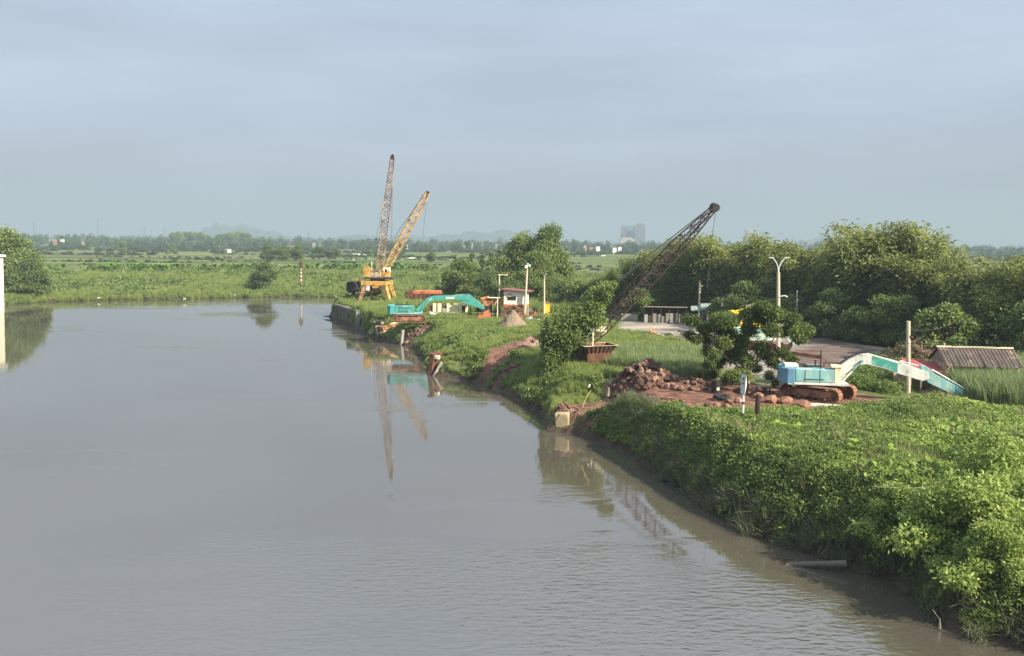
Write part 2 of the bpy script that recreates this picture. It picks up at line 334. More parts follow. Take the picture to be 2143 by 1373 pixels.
fields = ramp(noise(1.0, 3, (0.0015, 0.022, 1), 0.6), [(0.34, (0.06, 0.10, 0.03)), (0.42, (0.15, 0.20, 0.055)), (0.47, (0.07, 0.10, 0.035)), (0.52, (0.20, 0.25, 0.08)), (0.57, (0.15, 0.13, 0.075)), (0.62, (0.09, 0.14, 0.04)), (0.68, (0.20, 0.23, 0.09))])
fn = ramp(noise(1.0, 3, (0.006, 0.05, 1), 0.5), [(0.35, (0.5, 0.5, 0.5)), (0.65, (1.2, 1.2, 1.15))])
fm = N(t, 'ShaderNodeMix', data_type='RGBA', blend_type='MULTIPLY'); fm.inputs[0].default_value = 1; L(fields, fm.inputs[6]); L(fn, fm.inputs[7])
c = mixc(rng_(sx.outputs['Y'], 235, 275), g1, fm.outputs[2])
redc = ramp(noise(1.2), [(0.35, (0.075, 0.045, 0.036)), (0.5, (0.165, 0.085, 0.058)), (0.65, (0.25, 0.135, 0.09))])
yc = ramp(noise(0.5, 7, (1, 1.6, 1)), [(0.3, (0.15, 0.13, 0.11)), (0.5, (0.24, 0.21, 0.18)), (0.7, (0.34, 0.31, 0.27))])
cc = ramp(noise(0.8, 7, (0.5, 2.4, 1)), [(0.35, (0.07, 0.055, 0.05)), (0.5, (0.14, 0.105, 0.09)), (0.65, (0.21, 0.16, 0.135))])
lc = ramp(noise(1.5, 5), [(0.3, (0.30, 0.25, 0.19)), (0.7, (0.44, 0.38, 0.30))])
c = mixc(att('yard'), c, yc); c = mixc(att('coal'), c, cc); c = mixc(att('lane'), c, lc); c = mixc(att('red'), c, redc)
mud = ramp(noise(1.5), [(0.3, (0.045, 0.035, 0.025)), (0.7, (0.10, 0.075, 0.05))])
c = mixc(rng_(sx.outputs['Z'], 0.9, 0.25), c, mud)
L(c, p.inputs['Base Color']); p.inputs['Roughness'].default_value = 0.95; p.inputs['Specular IOR Level'].default_value = 0.1
bp = N(t, 'ShaderNodeBump'); bp.inputs['Strength'].default_value = 0.6; bp.inputs['Distance'].default_value = 0.25; L(noise(3, 7), bp.inputs['Height']); L(bp.outputs[0], p.inputs['Normal'])
me.materials.append(gm); tag(obj('ground', me), kind='structure')
# water
wm = bpy.data.materials.new('river_water'); wm.use_nodes = True; t = wm.node_tree; L = t.links.new; p = t.nodes['Principled BSDF']
ge = N(t, 'ShaderNodeNewGeometry'); sx = N(t, 'ShaderNodeSeparateXYZ'); L(ge.outputs['Position'], sx.inputs[0])
pa = N(t, 'ShaderNodeMath', operation='MULTIPLY_ADD'); L(rng_(sx.outputs['Y'], 30, 56, 0.05, -0.10), pa.inputs[0]); pa.inputs[1].default_value = 1.0; L(noise(1.0, 4, (0.03, 0.055, 1), 0.6), pa.inputs[2])
patch = rng_(pa.outputs[0], 0.46, 0.60)
wc = ramp(noise(1.0, 3, (0.03, 0.02, 1)), [(0.3, (0.066, 0.061, 0.046)), (0.7, (0.092, 0.080, 0.060))])
L(wc, p.inputs['Base Color']); p.inputs['IOR'].default_value = 2.3; p.inputs['Specular IOR Level'].default_value = 0.9
L(rng_(patch, 0, 1, 0.008, 0.05), p.inputs['Roughness'])
h1 = noise(1.0, 4, (1.1, 2.2, 1), 0.55); h2 = noise(1.0, 2, (1.8, 4.2, 1), 0.5); h3 = noise(1.0, 2, (0.18, 0.40, 1), 0.5)
mm = N(t, 'ShaderNodeMath', operation='MULTIPLY'); L(h2, mm.inputs[0]); L(rng_(patch, 0, 1, 0.0, 0.95), mm.inputs[1])
m2 = N(t, 'ShaderNodeMath', operation='MULTIPLY_ADD'); L(h1, m2.inputs[0]); L(rng_(patch, 0, 1, 0.05, 0.55), m2.inputs[1]); L(mm.outputs[0], m2.inputs[2])
m3 = N(t, 'ShaderNodeMath', operation='MULTIPLY_ADD'); L(h3, m3.inputs[0]); m3.inputs[1].default_value = 0.10; L(m2.outputs[0], m3.inputs[2])
bp = N(t, 'ShaderNodeBump'); bp.inputs['Strength'].default_value = 1.0; bp.inputs['Distance'].default_value = 0.055; L(m3.outputs[0], bp.inputs['Height']); L(bp.outputs[0], p.inputs['Normal'])
wv = np.array([(-9000, -900, 0), (9000, -900, 0), (9000, 1600, 0), (-9000, 1600, 0)])
tag(obj('river_water', npmesh('river_water', wv, [(0, 1, 2, 3)], wm)), kind='structure')
# hills on the horizon
def hill(pts, Y, depth, name='hills'):
    # pts: (px, py) skyline in the photograph; the ridge stands at Y and falls away on both sides
    xs = np.interp(np.linspace(0, 1, 60), np.linspace(0, 1, len(pts)), [q[0] for q in pts]); ys = np.interp(xs, [q[0] for q in pts], [q[1] for q in pts])
    V = []; rows = 9
    for i, (a, b) in enumerate(zip(xs, ys)):
        P = Hh(a, b, Y); hgt = max(P.z, 4)+1.5*math.sin(i*1.7)+1*math.sin(i*3.1)
        for j in range(rows):
            s = (j/(rows-1))*2-1; V.append((P.x*(1+s*depth/Y), Y+s*depth, hgt*(1-abs(s)**1.4)*(1+0.1*math.sin(j*2+i*0.8))))
    n = len(xs); Fq = [(i*rows+j, (i+1)*rows+j, (i+1)*rows+j+1, i*rows+j+1) for i in range(n-1) for j in range(rows-1)]
    tag(obj(name, npmesh(name, V, Fq, mat('hill_forest', (0.045, 0.07, 0.04), 0.95, 0.3, 0.003), smooth=True)), kind='structure')
hill([(395, 500), (430, 478), (455, 468), (475, 471), (520, 472), (545, 480), (600, 492), (680, 502)], 4200, 450)
hill([(640, 503), (730, 493), (820, 492), (900, 494), (950, 490), (990, 485), (1060, 483), (1100, 486), (1130, 486), (1180, 505)], 4000, 450)
hill([(1600, 515), (1660, 505), (1710, 499), (1725, 496), (1750, 498), (1800, 515)], 4300, 400)
hill([(200, 500), (300, 490), (360, 500)], 4400, 300)
# ------------------------------------------------------------------ clumps and scatters
src = bpy.data.collections.new('leaf_sources')
def clumps(tagname, meshes):
    c = bpy.data.collections.new(tagname)
    for i, m_ in enumerate(meshes):
        o = bpy.data.objects.new(tagname, m_); c.objects.link(o)
    return c
def rand_dirs(n, up=0.6):
    d = rng.normal(size=(n, 3)); d[:, 2] = np.abs(d[:, 2])*0.5+up*0.3; return unit(d)
def leafy(n, rad, hgt, ln, wd, m, tmid=0.45):
    u = unit(rng.normal(size=(n, 3))); u[:, 2] = np.abs(u[:, 2]); C = u*np.array([rad, rad, hgt])*(rng.uniform(0.35, 1, n)**0.5)[:, None]
    D = u*np.array([1, 1, 0.4])+0.6*rng.normal(size=(n, 3))
    T = tmid+0.16*rng.normal(size=n)+0.18*(C[:, 2]/hgt-0.5)*0
    k = rng.uniform(0.6, 1.4, n)
    return leaf_mesh('leaf_clump', C, D, ln*k, wd*k, m, T)
def tuft(n, rad, hgt, wd, m, lean=0.5, tmid=0.45):
    # blades of grass: three-point bent strips
    ang = rng.uniform(0, 2*math.pi, n); r0 = rad*np.sqrt(rng.uniform(0, 1, n)); b = np.stack([r0*np.cos(ang), r0*np.sin(ang), np.zeros(n)], 1)
    a2 = rng.uniform(0, 2*math.pi, n); h = hgt*rng.uniform(0.5, 1.15, n); le = lean*rng.uniform(0.2, 1, n)*h
    dx = np.stack([np.cos(a2), np.sin(a2), np.zeros(n)], 1); up = np.array([0, 0, 1.0])
    mid = b+dx*(le*0.35)[:, None]+up*(h*0.6)[:, None]; tip = b+dx*le[:, None]+up*h[:, None]
    s = np.stack([-np.sin(a2), np.cos(a2), np.zeros(n)], 1)*wd
    V = np.stack([b-s, b+s, mid+s*0.8, mid-s*0.8, tip], 1).reshape(-1, 3); i = np.arange(n)[:, None]*5
    Fs = np.concatenate([i+np.array(q) for q in ([0, 1, 2], [0, 2, 3], [3, 2, 4])], 0)
    return npmesh('grass_tuft', V, Fs, m, np.repeat(tmid+0.16*rng.normal(size=n), 5))
def banana(hgt=2.2):
    C = []; 
    V = []; Fs = []; T = []
    for k in range(8):
        a = rng.uniform(0, 2*math.pi); L_ = hgt*rng.uniform(0.6, 0.9); prev = None
        for s in range(6):
            u = s/5; r = L_*0.55*u; z = hgt*0.40+L_*(1.35*u-0.75*u*u); wdt = 0.02+0.26*math.sin(math.pi*min(u+0.08, 1))
            c = np.array([r*math.cos(a), r*math.sin(a), z]); sd = np.array([-math.sin(a), math.cos(a), 0.15])*wdt
            V += [c-sd, c+sd]; T += [0.5+0.2*rng.normal()]*2
            if s: i = len(V); Fs.append((i-4, i-3, i-1, i-2))
    for k in range(6):
        a = k*math.pi/3; a1 = (k+1)*math.pi/3; i = len(V)
        V += [np.array([.09*math.cos(a), .09*math.sin(a), 0]), np.array([.09*math.cos(a1), .09*math.sin(a1), 0]), np.array([.05*math.cos(a1), .05*math.sin(a1), hgt*.5]), np.array([.05*math.cos(a), .05*math.sin(a), hgt*.5])]
        T += [0.3]*4; Fs.append((i, i+1, i+2, i+3))
    return npmesh('banana_plant', V, Fs, m_banana, T)
C_vine = clumps('vine_clump', [leafy(230, 0.55, 0.45, 0.135, 0.10, m_vine) for _ in range(4)])
C_bush = clumps('bush_clump', [leafy(200, 0.6, 0.75, 0.15, 0.07, m_vine2) for _ in range(4)])
C_grass = clumps('grass_clump', [tuft(90, 0.35, 0.75, 0.018, m_grass, 0.7) for _ in range(3)])
C_reed = clumps('reed_clump', [tuft(80, 0.4, 1.5, 0.022, m_reed, 0.45) for _ in range(3)])
C_grey = clumps('stem_clump', [tuft(60, 0.35, 0.7, 0.012, m_greyleaf, 1.0) for _ in range(3)])
C_ban = clumps('banana_clump', [banana() for _ in range(3)])
C_far = clumps('far_tree_clump', [blob_crown('far_tree', [(rng.normal()*2.0, rng.normal()*2.0, 5+rng.normal()*1.8, rng.uniform(1.8, 2.8), rng.uniform(1.6, 2.6)) for _ in range(9)]+[(rng.normal()*2.2, rng.normal()*2.2, 1.8, 2.4, 1.8) for _ in range(5)], m_far, 12, 1.5, 0.9, 0.4, 0.3) for _ in range(4)])
C_scrub = clumps('scrub_clump', [leafy(130, 1.0, 0.9, 0.42, 0.22, m_vine2) for _ in range(4)])
def scatter(name, coll, P, scale, label, cat, tilt=0.15, rotz=True, kind='stuff', zs=None):
    P = np.asarray(P, dtype=np.float32); n = len(P)
    me = bpy.data.meshes.new(name); me.vertices.add(n); me.vertices.foreach_set('co', P.ravel())
    a = me.attributes.new('rot', 'FLOAT_VECTOR', 'POINT')
    rt = np.stack([rng.normal(size=n)*tilt, rng.normal(size=n)*tilt, rng.uniform(0, 6.28, n)], 1).astype(np.float32); a.data.foreach_set('vector', rt.ravel())
    a = me.attributes.new('scl', 'FLOAT_VECTOR', 'POINT'); s = np.broadcast_to(scale, n).astype(np.float32)
    s3 = np.stack([s, s, s*(1 if zs is None else zs)], 1).astype(np.float32); a.data.foreach_set('vector', s3.ravel())
    o = obj(name, me)
    g = bpy.data.node_groups.new(name, 'GeometryNodeTree'); g.interface.new_socket('Geometry', in_out='INPUT', socket_type='NodeSocketGeometry'); g.interface.new_socket('Geometry', in_out='OUTPUT', socket_type='NodeSocketGeometry')
    gi = g.nodes.new('NodeGroupInput'); go = g.nodes.new('NodeGroupOutput'); ip = g.nodes.new('GeometryNodeInstanceOnPoints'); ci = g.nodes.new('GeometryNodeCollectionInfo')
    ci.inputs[0].default_value = coll; ci.inputs['Separate Children'].default_value = True; ci.inputs['Reset Children'].default_value = True
    ip.inputs['Pick Instance'].default_value = True
    for nm, sk in (('rot', 'Rotation'), ('scl', 'Scale')):
        na = g.nodes.new('GeometryNodeInputNamedAttribute'); na.data_type = 'FLOAT_VECTOR'; na.inputs['Name'].default_value = nm
        g.links.new(na.outputs['Attribute'], ip.inputs[sk])
    g.links.new(gi.outputs[0], ip.inputs['Points']); g.links.new(ci.outputs[0], ip.inputs['Instance']); g.links.new(ip.outputs[0], go.inputs[0])
    md = o.modifiers.new('scatter', 'NODES'); md.node_group = g
    tag(o, label, cat, kind=kind); return o
def sample(poly, n):
    A = np.array(poly); lo, hi = A.min(0), A.max(0); out = []
    P = rng.uniform(lo, hi, (n, 2)); return P[seg_dist(P, poly) > 0]
def clear_of(P, polys, d=0.0):
    k = np.ones(len(P), bool)
    for q in polys: k &= seg_dist(P, q) < -d
    return k
# --- near thicket: everything right of the water and in front of the red soil
thick = [tuple(W(a_, b_, z_).xy) for a_, b_, z_ in ((1236,903,.6),(1262,888,1.6))] + W2([(1290,874),(1340,868),(1400,866),(1480,882),(1690,876),(1850,866),(1850,860),(2000,838),(2160,790),(2400,800),(2600,1700),(2143,1700),(2143,1400)]) 
thick = [p_ for p_ in thick[:-2]] + [(60, 8), (24, 8)] + [shore[i] for i in range(0, 16)]
P = sample(thick, 52000); H_, A_, B_ = terr(P); keep = (A_ > 0.15) & (P[:, 1] < 75); P = P[keep]; H_ = H_[keep]; A_ = A_[keep]
dens = np.clip(1.5-P[:, 1]/90, 0.45, 1); k = rng.uniform(size=len(P)) < dens; P, H_, A_ = P[k], H_[k], A_[k]
mound = 0.45+0.55*fbm(P[:, 0], P[:, 1], 3.2)+0.5*np.clip(fbm(P[:, 0]+50, P[:, 1], 9), 0, 1)
mound = np.clip(mound, 0.0, 1.6)*np.clip(A_/1.3, 0.15, 1)
veg_h = lambda: None
Z = H_+mound*0.62-0.12
isb = (vnoise(P[:, 0], P[:, 1], 4.5)+0.4*rng.normal(size=len(P))) > 0.55
slope = A_ < 2.2
s = rng.uniform(0.7, 1.25, len(P))
v = ~isb & (~slope | (rng.uniform(size=len(P)) < 0.35)); b = isb | (slope & ~v)
low = slope & (A_ < 0.55)
scatter('creeping_vines', C_vine, np.column_stack([P[v], Z[v]]), s[v], 'bright green creepers blanketing the near river bank', 'vines', 0.35)
b = b & ~low
scatter('thicket', C_bush, np.column_stack([P[b], Z[b]]), s[b]*0.95, 'darker green undergrowth mixed through the near bank creepers', 'undergrowth', 0.3)
q = low; Pq = np.repeat(P[q], 2, 0)+rng.normal(size=(2*q.sum(), 2))*0.3; hz = np.maximum(terr(Pq)[0], 0.0)
scatter('waterside_grass', C_grey, np.column_stack([Pq, hz+0.05]), rng.uniform(0.7, 1.3, len(Pq)), 'grey green stems hanging over the water at the near bank', 'grass', 0.6)
P0 = sample(thick, 9000); H0, A0, _ = terr(P0); k = (A0 > 1.0) & (P0[:, 1] < 75) & (fbm(P0[:, 0], P0[:, 1], 7) > 0.12)
scatter('meadow_grass', C_grass, np.column_stack([P0[k], H0[k]+0.35]), rng.uniform(0.55, 0.95, k.sum()), 'lighter grass blades standing among the near bank creepers', 'grass', 0.2)
P0 = np.column_stack([rng.uniform(3, 12, 9000), rng.uniform(44, 61, 9000)]); H0, A0, _ = terr(P0); ds0 = np.hypot(P0[:, 0]-SPIT[0], P0[:, 1]-SPIT[1])
k0 = (A0 > 0.1) & (A0 < 2.1) & (ds0 > 3.6) & (P0[:, 1] < 58) & clear_of(P0, [red4], 0.1)
for nm_, cc_, q_, sc0, lb_, ct_ in (('bank_creepers', C_vine, .5, .75, 'creepers tumbling down the bank where the thicket meets the red spit', 'vines'), ('bank_bushes', C_bush, .2, .6, 'small bushes on the steep bank beside the red spit', 'bushes'), ('bank_stems', C_grey, .3, .9, 'grey stems at the foot of the bank beside the red spit', 'stems')):
    k = k0 & (rng.uniform(size=len(P0)) < q_); scatter(nm_, cc_, np.column_stack([P0[k], H0[k]-.05]), rng.uniform(.7, 1.2, k.sum())*sc0, lb_, ct_, .4)
C_broad = clumps('broad_leaf_clump', [leafy(46, 0.5, 0.5, 0.30, 0.24, m_vine) for _ in range(3)])
C_dry = clumps('dry_stem_clump', [tuft(40, 0.5, 0.8, 0.012, leafmat('dead_stems', (.14, .11, .06), (.26, .21, .12), (.40, .34, .20), .2), 1.1) for _ in range(2)])
P0 = sample(thick, 9000); H0, A0, _ = terr(P0); mo = np.clip(0.45+0.55*fbm(P0[:, 0], P0[:, 1], 3.2)+0.5*np.clip(fbm(P0[:, 0]+50, P0[:, 1], 9), 0, 1), 0, 1.6)*np.clip(A0/1.3, .15, 1)
k = (A0 > .8) & (P0[:, 1] < 75) & (fbm(P0[:, 0]-30, P0[:, 1], 5) > 0.16)
scatter('broad_leaved_creepers', C_broad, np.column_stack([P0[k], H0[k]+mo[k]*.62+.05]), rng.uniform(.7, 1.2, k.sum()), 'patches of larger pale leaves among the near bank creepers', 'creepers', .3)
k = (A0 > .5) & (P0[:, 1] < 75) & (rng.uniform(size=len(P0)) < .10)
scatter('dead_stalks', C_dry, np.column_stack([P0[k], H0[k]+mo[k]*.62]), rng.uniform(.6, 1.1, k.sum()), 'dry tan stalks sticking out of the near bank creepers', 'stalks', .3)
# reeds at the right edge under the house
rp_ = W2([(1985, 826), (2020, 812), (2160, 760), (2300, 800), (2200, 870), (2060, 858)])
P = sample(rp_, 3000); H_ = terr(P)[0]
scatter('reeds', C_reed, np.column_stack([P, H_+0.2]), rng.uniform(0.8, 1.25, len(P)), 'pale grey green tall grass below the corrugated roof house', 'tall grass', 0.15)
# --- grass on the bank between the red spit and the teal excavator
mid = [tuple(W(a, b, 2.6).xy) for a, b in [(1290, 838), (1275, 815), (1330, 800), (1480, 792), (1500, 760), (1440, 714), (1290, 697), (1285, 680), (1250, 668), (1150, 672), (1100, 672), (1000, 665), (905, 662), (893, 668), (830, 640), (700, 634)]] + [tuple(W(a, b, 0).xy) for a, b in shore_px[::-1][:20]]
P = sample(mid, 38000); H_, A_, _ = terr(P)
k = clear_of(P, [red2, red3, yard, red1, red4], -0.2) & (A_ > 0.1)
track_pts = [W(860, 680, 2.6), W(1335, 800, 2.6)]
k &= (np.abs(P[:, 0]-track_pts[0].x) > 3.2) | (P[:, 1] > track_pts[0].y+1.5) | (P[:, 1] < track_pts[0].y-3.0)
k &= (np.hypot(P[:, 0]-track_pts[1].x, P[:, 1]-track_pts[1].y) > 2.8)
k &= rng.uniform(size=len(P)) < np.clip(75/P[:, 1], 0.3, 1)
P, H_, A_ = P[k], H_[k], A_[k]
g = rng.uniform(size=len(P)) < 0.72
tall = np.clip(0.75+0.5*fbm(P[:, 0], P[:, 1], 8), 0.45, 1.3)*np.clip(P[:, 1]/75, 0.9, 1.3)
scatter('bank_grass', C_grass, np.column_stack([P[g], H_[g]-0.02]), tall[g], 'mid green grass over the bank between red spit and teal excavator', 'grass', 0.25)
g2 = ~g & (fbm(P[:, 0], P[:, 1], 6) > 0.0)
scatter('bank_undergrowth', C_scrub, np.column_stack([P[g2], H_[g2]-0.1]), rng.uniform(0.35, 0.75, g2.sum()), 'low bushes dotted through the grass of the middle bank', 'undergrowth', 0.2)
# tall pale weeds behind the rock heap
tw = W2([(1275, 775), (1290, 742), (1400, 742), (1470, 748), (1500, 790), (1450, 800), (1400, 792), (1340, 780)])
P = sample(tw, 1500); H_ = terr(P)[0]
scatter('tall_weeds', C_reed, np.column_stack([P, H_]), rng.uniform(0.6, .95, len(P)), 'tall yellow green weeds growing behind the heap of rocks', 'weeds', 0.15)
# verge before the bamboo and around the yard
vg = W2([(1180, 640), (1290, 664), (1350, 662), (1445, 664), (1560, 680), (1690, 692), (1865, 716), (1890, 745), (1930, 760), (2160, 740), (2400, 700), (2200, 655), (1700, 640), (1300, 628)])
P = sample(vg, 9000); H_ = terr(P)[0]; k = rng.uniform(size=len(P)) < 0.6; k2 = rng.uniform(size=len(P)) < 0.5
sh = (vnoise(P[:, 0], P[:, 1], 7) > -0.25) & ~((P[:, 0] < 32) & (P[:, 0] > 12) & (P[:, 1] < 124))
scatter('verge_shrubs', C_scrub, np.column_stack([P[k & sh], H_[k & sh]-0.1]), rng.uniform(0.6, 1.3, (k & sh).sum()), 'dark scrub along the foot of the bamboo behind the yard', 'scrub', 0.2)
sb = W2([(1760, 795), (1790, 762), (1870, 748), (1960, 752), (2160, 735), (2160, 760), (2000, 790), (1990, 815), (1930, 800), (1870, 826), (1800, 818)])
P = sample(sb, 1500); H_ = terr(P)[0]; e1_ = W(1712, 832, 2.66); kk = (np.hypot(P[:, 0]-e1_.x, P[:, 1]-e1_.y) > 3.6); hc = W(2040, 826, 2.6); kk &= ~((np.abs(P[:, 0]-hc.x) < 3.4) & (P[:, 1] > hc.y-1.0) & (P[:, 1] < hc.y+4.5))
scatter('yard_side_bushes', C_bush, np.column_stack([P[kk], H_[kk]]), rng.uniform(0.7, 1.5, kk.sum()), 'dark green bushes between the turquoise excavator and the farm house', 'bushes', 0.2)
# --- far bank
def band(y0, y1, n, x0=-180, x1=140, ex=None):
    P = np.column_stack([rng.uniform(x0, x1, n), rng.uniform(y0, y1, n)]); H_, A_, B_ = terr(P); return P, H_, B_
P, H_, B_ = band(120, 285, 60000, -240, 110); k = (B_ > 0.3) & (B_ < 68) & (rng.uniform(size=len(P)) < 0.5); P, H_, B_ = P[k], H_[k], B_[k]
nn = fbm(P[:, 0], P[:, 1]*0.6, 9)
k = nn > -0.08
scatter('far_bank_scrub', C_scrub, np.column_stack([P[k], H_[k]-0.15]), rng.uniform(0.7, 1.5, k.sum())*(0.8+0.6*np.clip(nn[k], 0, 1)), 'rough bushes covering the slope of the far bank', 'scrub', 0.2, zs=0.85)
k = nn <= 0.10
scatter('far_bank_grass', C_grass, np.column_stack([P[k], H_[k]]), rng.uniform(0.9, 1.7, k.sum()), 'olive grass on the slope of the far bank', 'grass', 0.25)
P, H_, B_ = band(120, 215, 60000, -240, 60); k = (B_ > -0.1) & (B_ < 5) & (P[:, 1]+P[:, 0]*.1 > 100)
scatter('far_edge_grass', C_grass, np.column_stack([P[k], np.maximum(H_[k], 0)]), rng.uniform(0.8, 1.4, k.sum()), 'grass hanging over the waterline of the far bank', 'grass', 0.4)
P, H_, B_ = band(180, 330, 26000, -200, 110); k = (B_ > 78) & (B_ < 98) & (fbm(P[:, 0], P[:, 1], 16) > -0.1); k &= rng.uniform(size=len(P)) < 0.38
scatter('banana_plants', C_ban, np.column_stack([P[k], H_[k]]), rng.uniform(0.8, 1.35, k.sum()), 'strip of banana plants along the path on the far dyke', 'banana plants', 0.1)
P, H_, B_ = band(200, 360, 9000, -220, 110); k = (B_ > 76) & (B_ < 112) & (fbm(P[:, 0]+9, P[:, 1], 12) > 0.12)
scatter('dyke_bushes', C_scrub, np.column_stack([P[k], H_[k]-0.2]), rng.uniform(0.8, 1.8, k.sum()), 'dark bushes in a row beyond the far dyke path', 'bushes', 0.15)
# --- land behind the middle: creek edge
P = np.column_stack([rng.uniform(-30, 110, 9000), rng.uniform(145, 215, 9000)]); H_, A_, B_ = terr(P); k = (A_ > 0.2) & (A_ < 9)
scatter('creek_scrub', C_scrub, np.column_stack([P[k], H_[k]-0.1]), rng.uniform(0.8, 1.5, k.sum()), 'bushes lining the creek behind the old wharf', 'scrub', 0.2)
P = np.column_stack([rng.uniform(-20, 60, 7000), rng.uniform(120, 200, 7000)]); H_, A_, B_ = terr(P); k = (A_ > 4) & (P[:, 1] > 128)
scatter('wharf_grass', C_grass, np.column_stack([P[k], H_[k]]), rng.uniform(1.2, 2.0, k.sum()), 'rank grass behind the rusty plant and the white hut', 'grass', 0.25)
# --- hedge rows in the fields and far woods
pts = []; sc_ = []
for Y, dn, sz, a0, a1 in [(305, .62, .09, -.7, .6), (325, .55, .12, -.7, .6), (345, .6, .08, -.7, .6), (372, .6, .13, -.7, .6), (400, .55, .10, -.7, .6), (430, .6, .16, -.7, .6), (475, .6, .12, -.7, .6), (530, .6, .2, -.7, .7), (590, .62, .17, -.7, .7), (660, .62, .28, -.8, .8), (740, .62, .3, -.8, .8), (830, .7, .45, -.8, .8)]:
    for xx in np.arange(a0*Y, a1*Y, 2.2 if Y < 600 else 4.0):
        if vnoise(xx, Y, 30) > 1-2*dn+0.2: pts.append((xx+rng.normal(), Y+rng.normal()*3, 2.6)); sc_.append(sz*rng.uniform(0.6, 1.5))
scatter('field_hedges', C_far, pts, np.array(sc_)*1.7, 'rows of bushes dividing the fields across the river', 'hedge', 0.05, zs=0.42)
pts = []; sc_ = []
for Y in (950, 1050, 1180, 1350, 1550, 1900, 2300, 2900, 3600):
    for xx in np.arange(-0.72*Y, 0.72*Y, 9.0*(Y/1200)):
        v_ = fbm(np.array([xx]), np.array([Y*3.0]), 90)[0]
        if v_ > -0.32: pts.append((xx+rng.normal()*4, Y+rng.normal()*25, 2.0)); sc_.append(rng.uniform(0.75, 1.3)*(1+0.45*v_)*(Y/1200)**0.5)
scatter('distant_woods', C_far, pts, np.array(sc_), 'blue green belt of trees along the whole horizon', 'woods', 0.05)
# ------------------------------------------------------------------ trees
def limb_trunk(h, r, limbs, m=None, name='trunk', parent=None):
    b = MB(); pts = [Vector((0, 0, -0.4)), Vector((0.05*h*rng.normal()*0.3, 0.03*h*rng.normal(), h*0.35)), Vector((0.06*h*rng.normal(), 0.05*h*rng.normal(), h*0.7)), Vector((0.1*h*rng.normal()*0.5, 0.08*h*rng.normal()*0.5, h))]
    rr = [r, r*0.8, r*0.55, r*0.15]
    for i in range(3): b.tube(pts[i], pts[i+1], rr[i], 7, rr[i+1])
    for q in limbs:
        s = pts[1] if rng.uniform() < 0.5 else pts[2]; e_ = Vector(q); mid = (s+e_)/2+Vector((0, 0, -0.05*h))
        b.tube(s, mid, r*0.42, 6, r*0.28); b.tube(mid, e_, r*0.28, 5, r*0.06)
    return b
def make_tree(kind, h, rad, m, leaf=0.32, nb=30, dens=70, trunk_r=0.2, shape='round', tmid=0.45, base=0.25, lw=0.5):
    blobs = []
    for i in range(nb):
        t = rng.uniform(0, 1); z = h*(base+(1-base)*t*0.92)
        if shape == 'round': rr = rad*math.sqrt(max(0.05, 1-(2*t-0.85)**2))*0.85
        elif shape == 'cone': rr = rad*(1.05-t)
        else: rr = rad*(0.75+0.25*math.sin(t*5))*(1-0.5*t**3)
        a = rng.uniform(0, 6.28); r_ = rr*math.sqrt(rng.uniform(0.1, 1)); s = rad*rng.uniform(0.24, 0.42)*(0.6 if shape == 'cone' else 1)
        blobs.append((r_*math.cos(a), r_*math.sin(a), z, s, s*rng.uniform(0.6, 0.9)))
    cr = blob_crown('crown', blobs, m, 14*dens/(leaf*leaf*lw), leaf, leaf*lw, tmid, 0.28)
    tr = limb_trunk(h*0.8, trunk_r, [bl[:3] for bl in blobs[::4]])
    return cr, tr
def bamboo_meshes(h, ncul=26, spread=2.7, nl=560, tm=0.45):
    C = []; D = []; T = []; b = MB()
    for i in range(ncul):
        a = rng.uniform(0, 6.28); hh = h*rng.uniform(0.5, 1.0); le = spread*rng.uniform(0.35, 1.25); bx_, by_ = 1.0*rng.normal(), 1.0*rng.normal()
        def pos(t): return np.array([bx_+le*math.cos(a)*t**2.0, by_+le*math.sin(a)*t**2.0, hh*(t-0.20*t**3.5)])
        if i % 2 == 0: b.path([Vector(pos(q)) for q in (0, .3, .6, .85, 1)], 0.045, 4)
        tb = rng.normal()*0.12
        t_ = rng.beta(1.6, 1.0, nl)*0.94+0.08
        P = np.array([pos(min(q, 1.05)) for q in t_]); wd = 0.22+0.42*np.sin(np.clip(t_, 0, 1)*2.7)
        off = rng.normal(size=(nl, 3))*wd[:, None]*np.array([1, 1, 0.75]); C.append(P+off)
        d = off*np.array([1.2, 1.2, 0.3])+rng.normal(size=(nl, 3))*0.3; d[:, 2] -= 0.45*wd; D.append(d); T.append(np.full(nl, tm+tb)+0.15*rng.normal(size=nl)+0.10*(t_-0.6))  # tint rises towards the culm tips: sunlit tops put into the leaf colour
    C = np.concatenate(C); C[:, 2] = np.maximum(C[:, 2], 0.3); k = rng.uniform(0.7, 1.35, len(C))
    return leaf_mesh('crown', C, np.concatenate(D), 0.36*k, 0.125*k, m_bamboo, np.concatenate(T)), b
BAM = []
for i in range(6):
    cr, b = bamboo_meshes(10.5); BAM.append((cr, b))
BTR = [None]*6
def bamboo(i, x, y, s, sz, label):
    e_ = empty('bamboo_clump', (x, y, tz(x, y)-0.1), rng.uniform(0, 6.28), label, 'bamboo', 'bamboo clumps behind the yard')
    e_.scale = (s, s, sz); obj('crown', BAM[i % 6][0], e_)
    if BTR[i % 6] is None:
        o = BAM[i % 6][1].build('culms', mat('bamboo_culm', (0.22, 0.24, 0.10), 0.6, 0.3, 3), e_, kind='stuff'); BTR[i % 6] = o.data
    else: obj('culms', BTR[i % 6], e_)['kind'] = 'stuff'
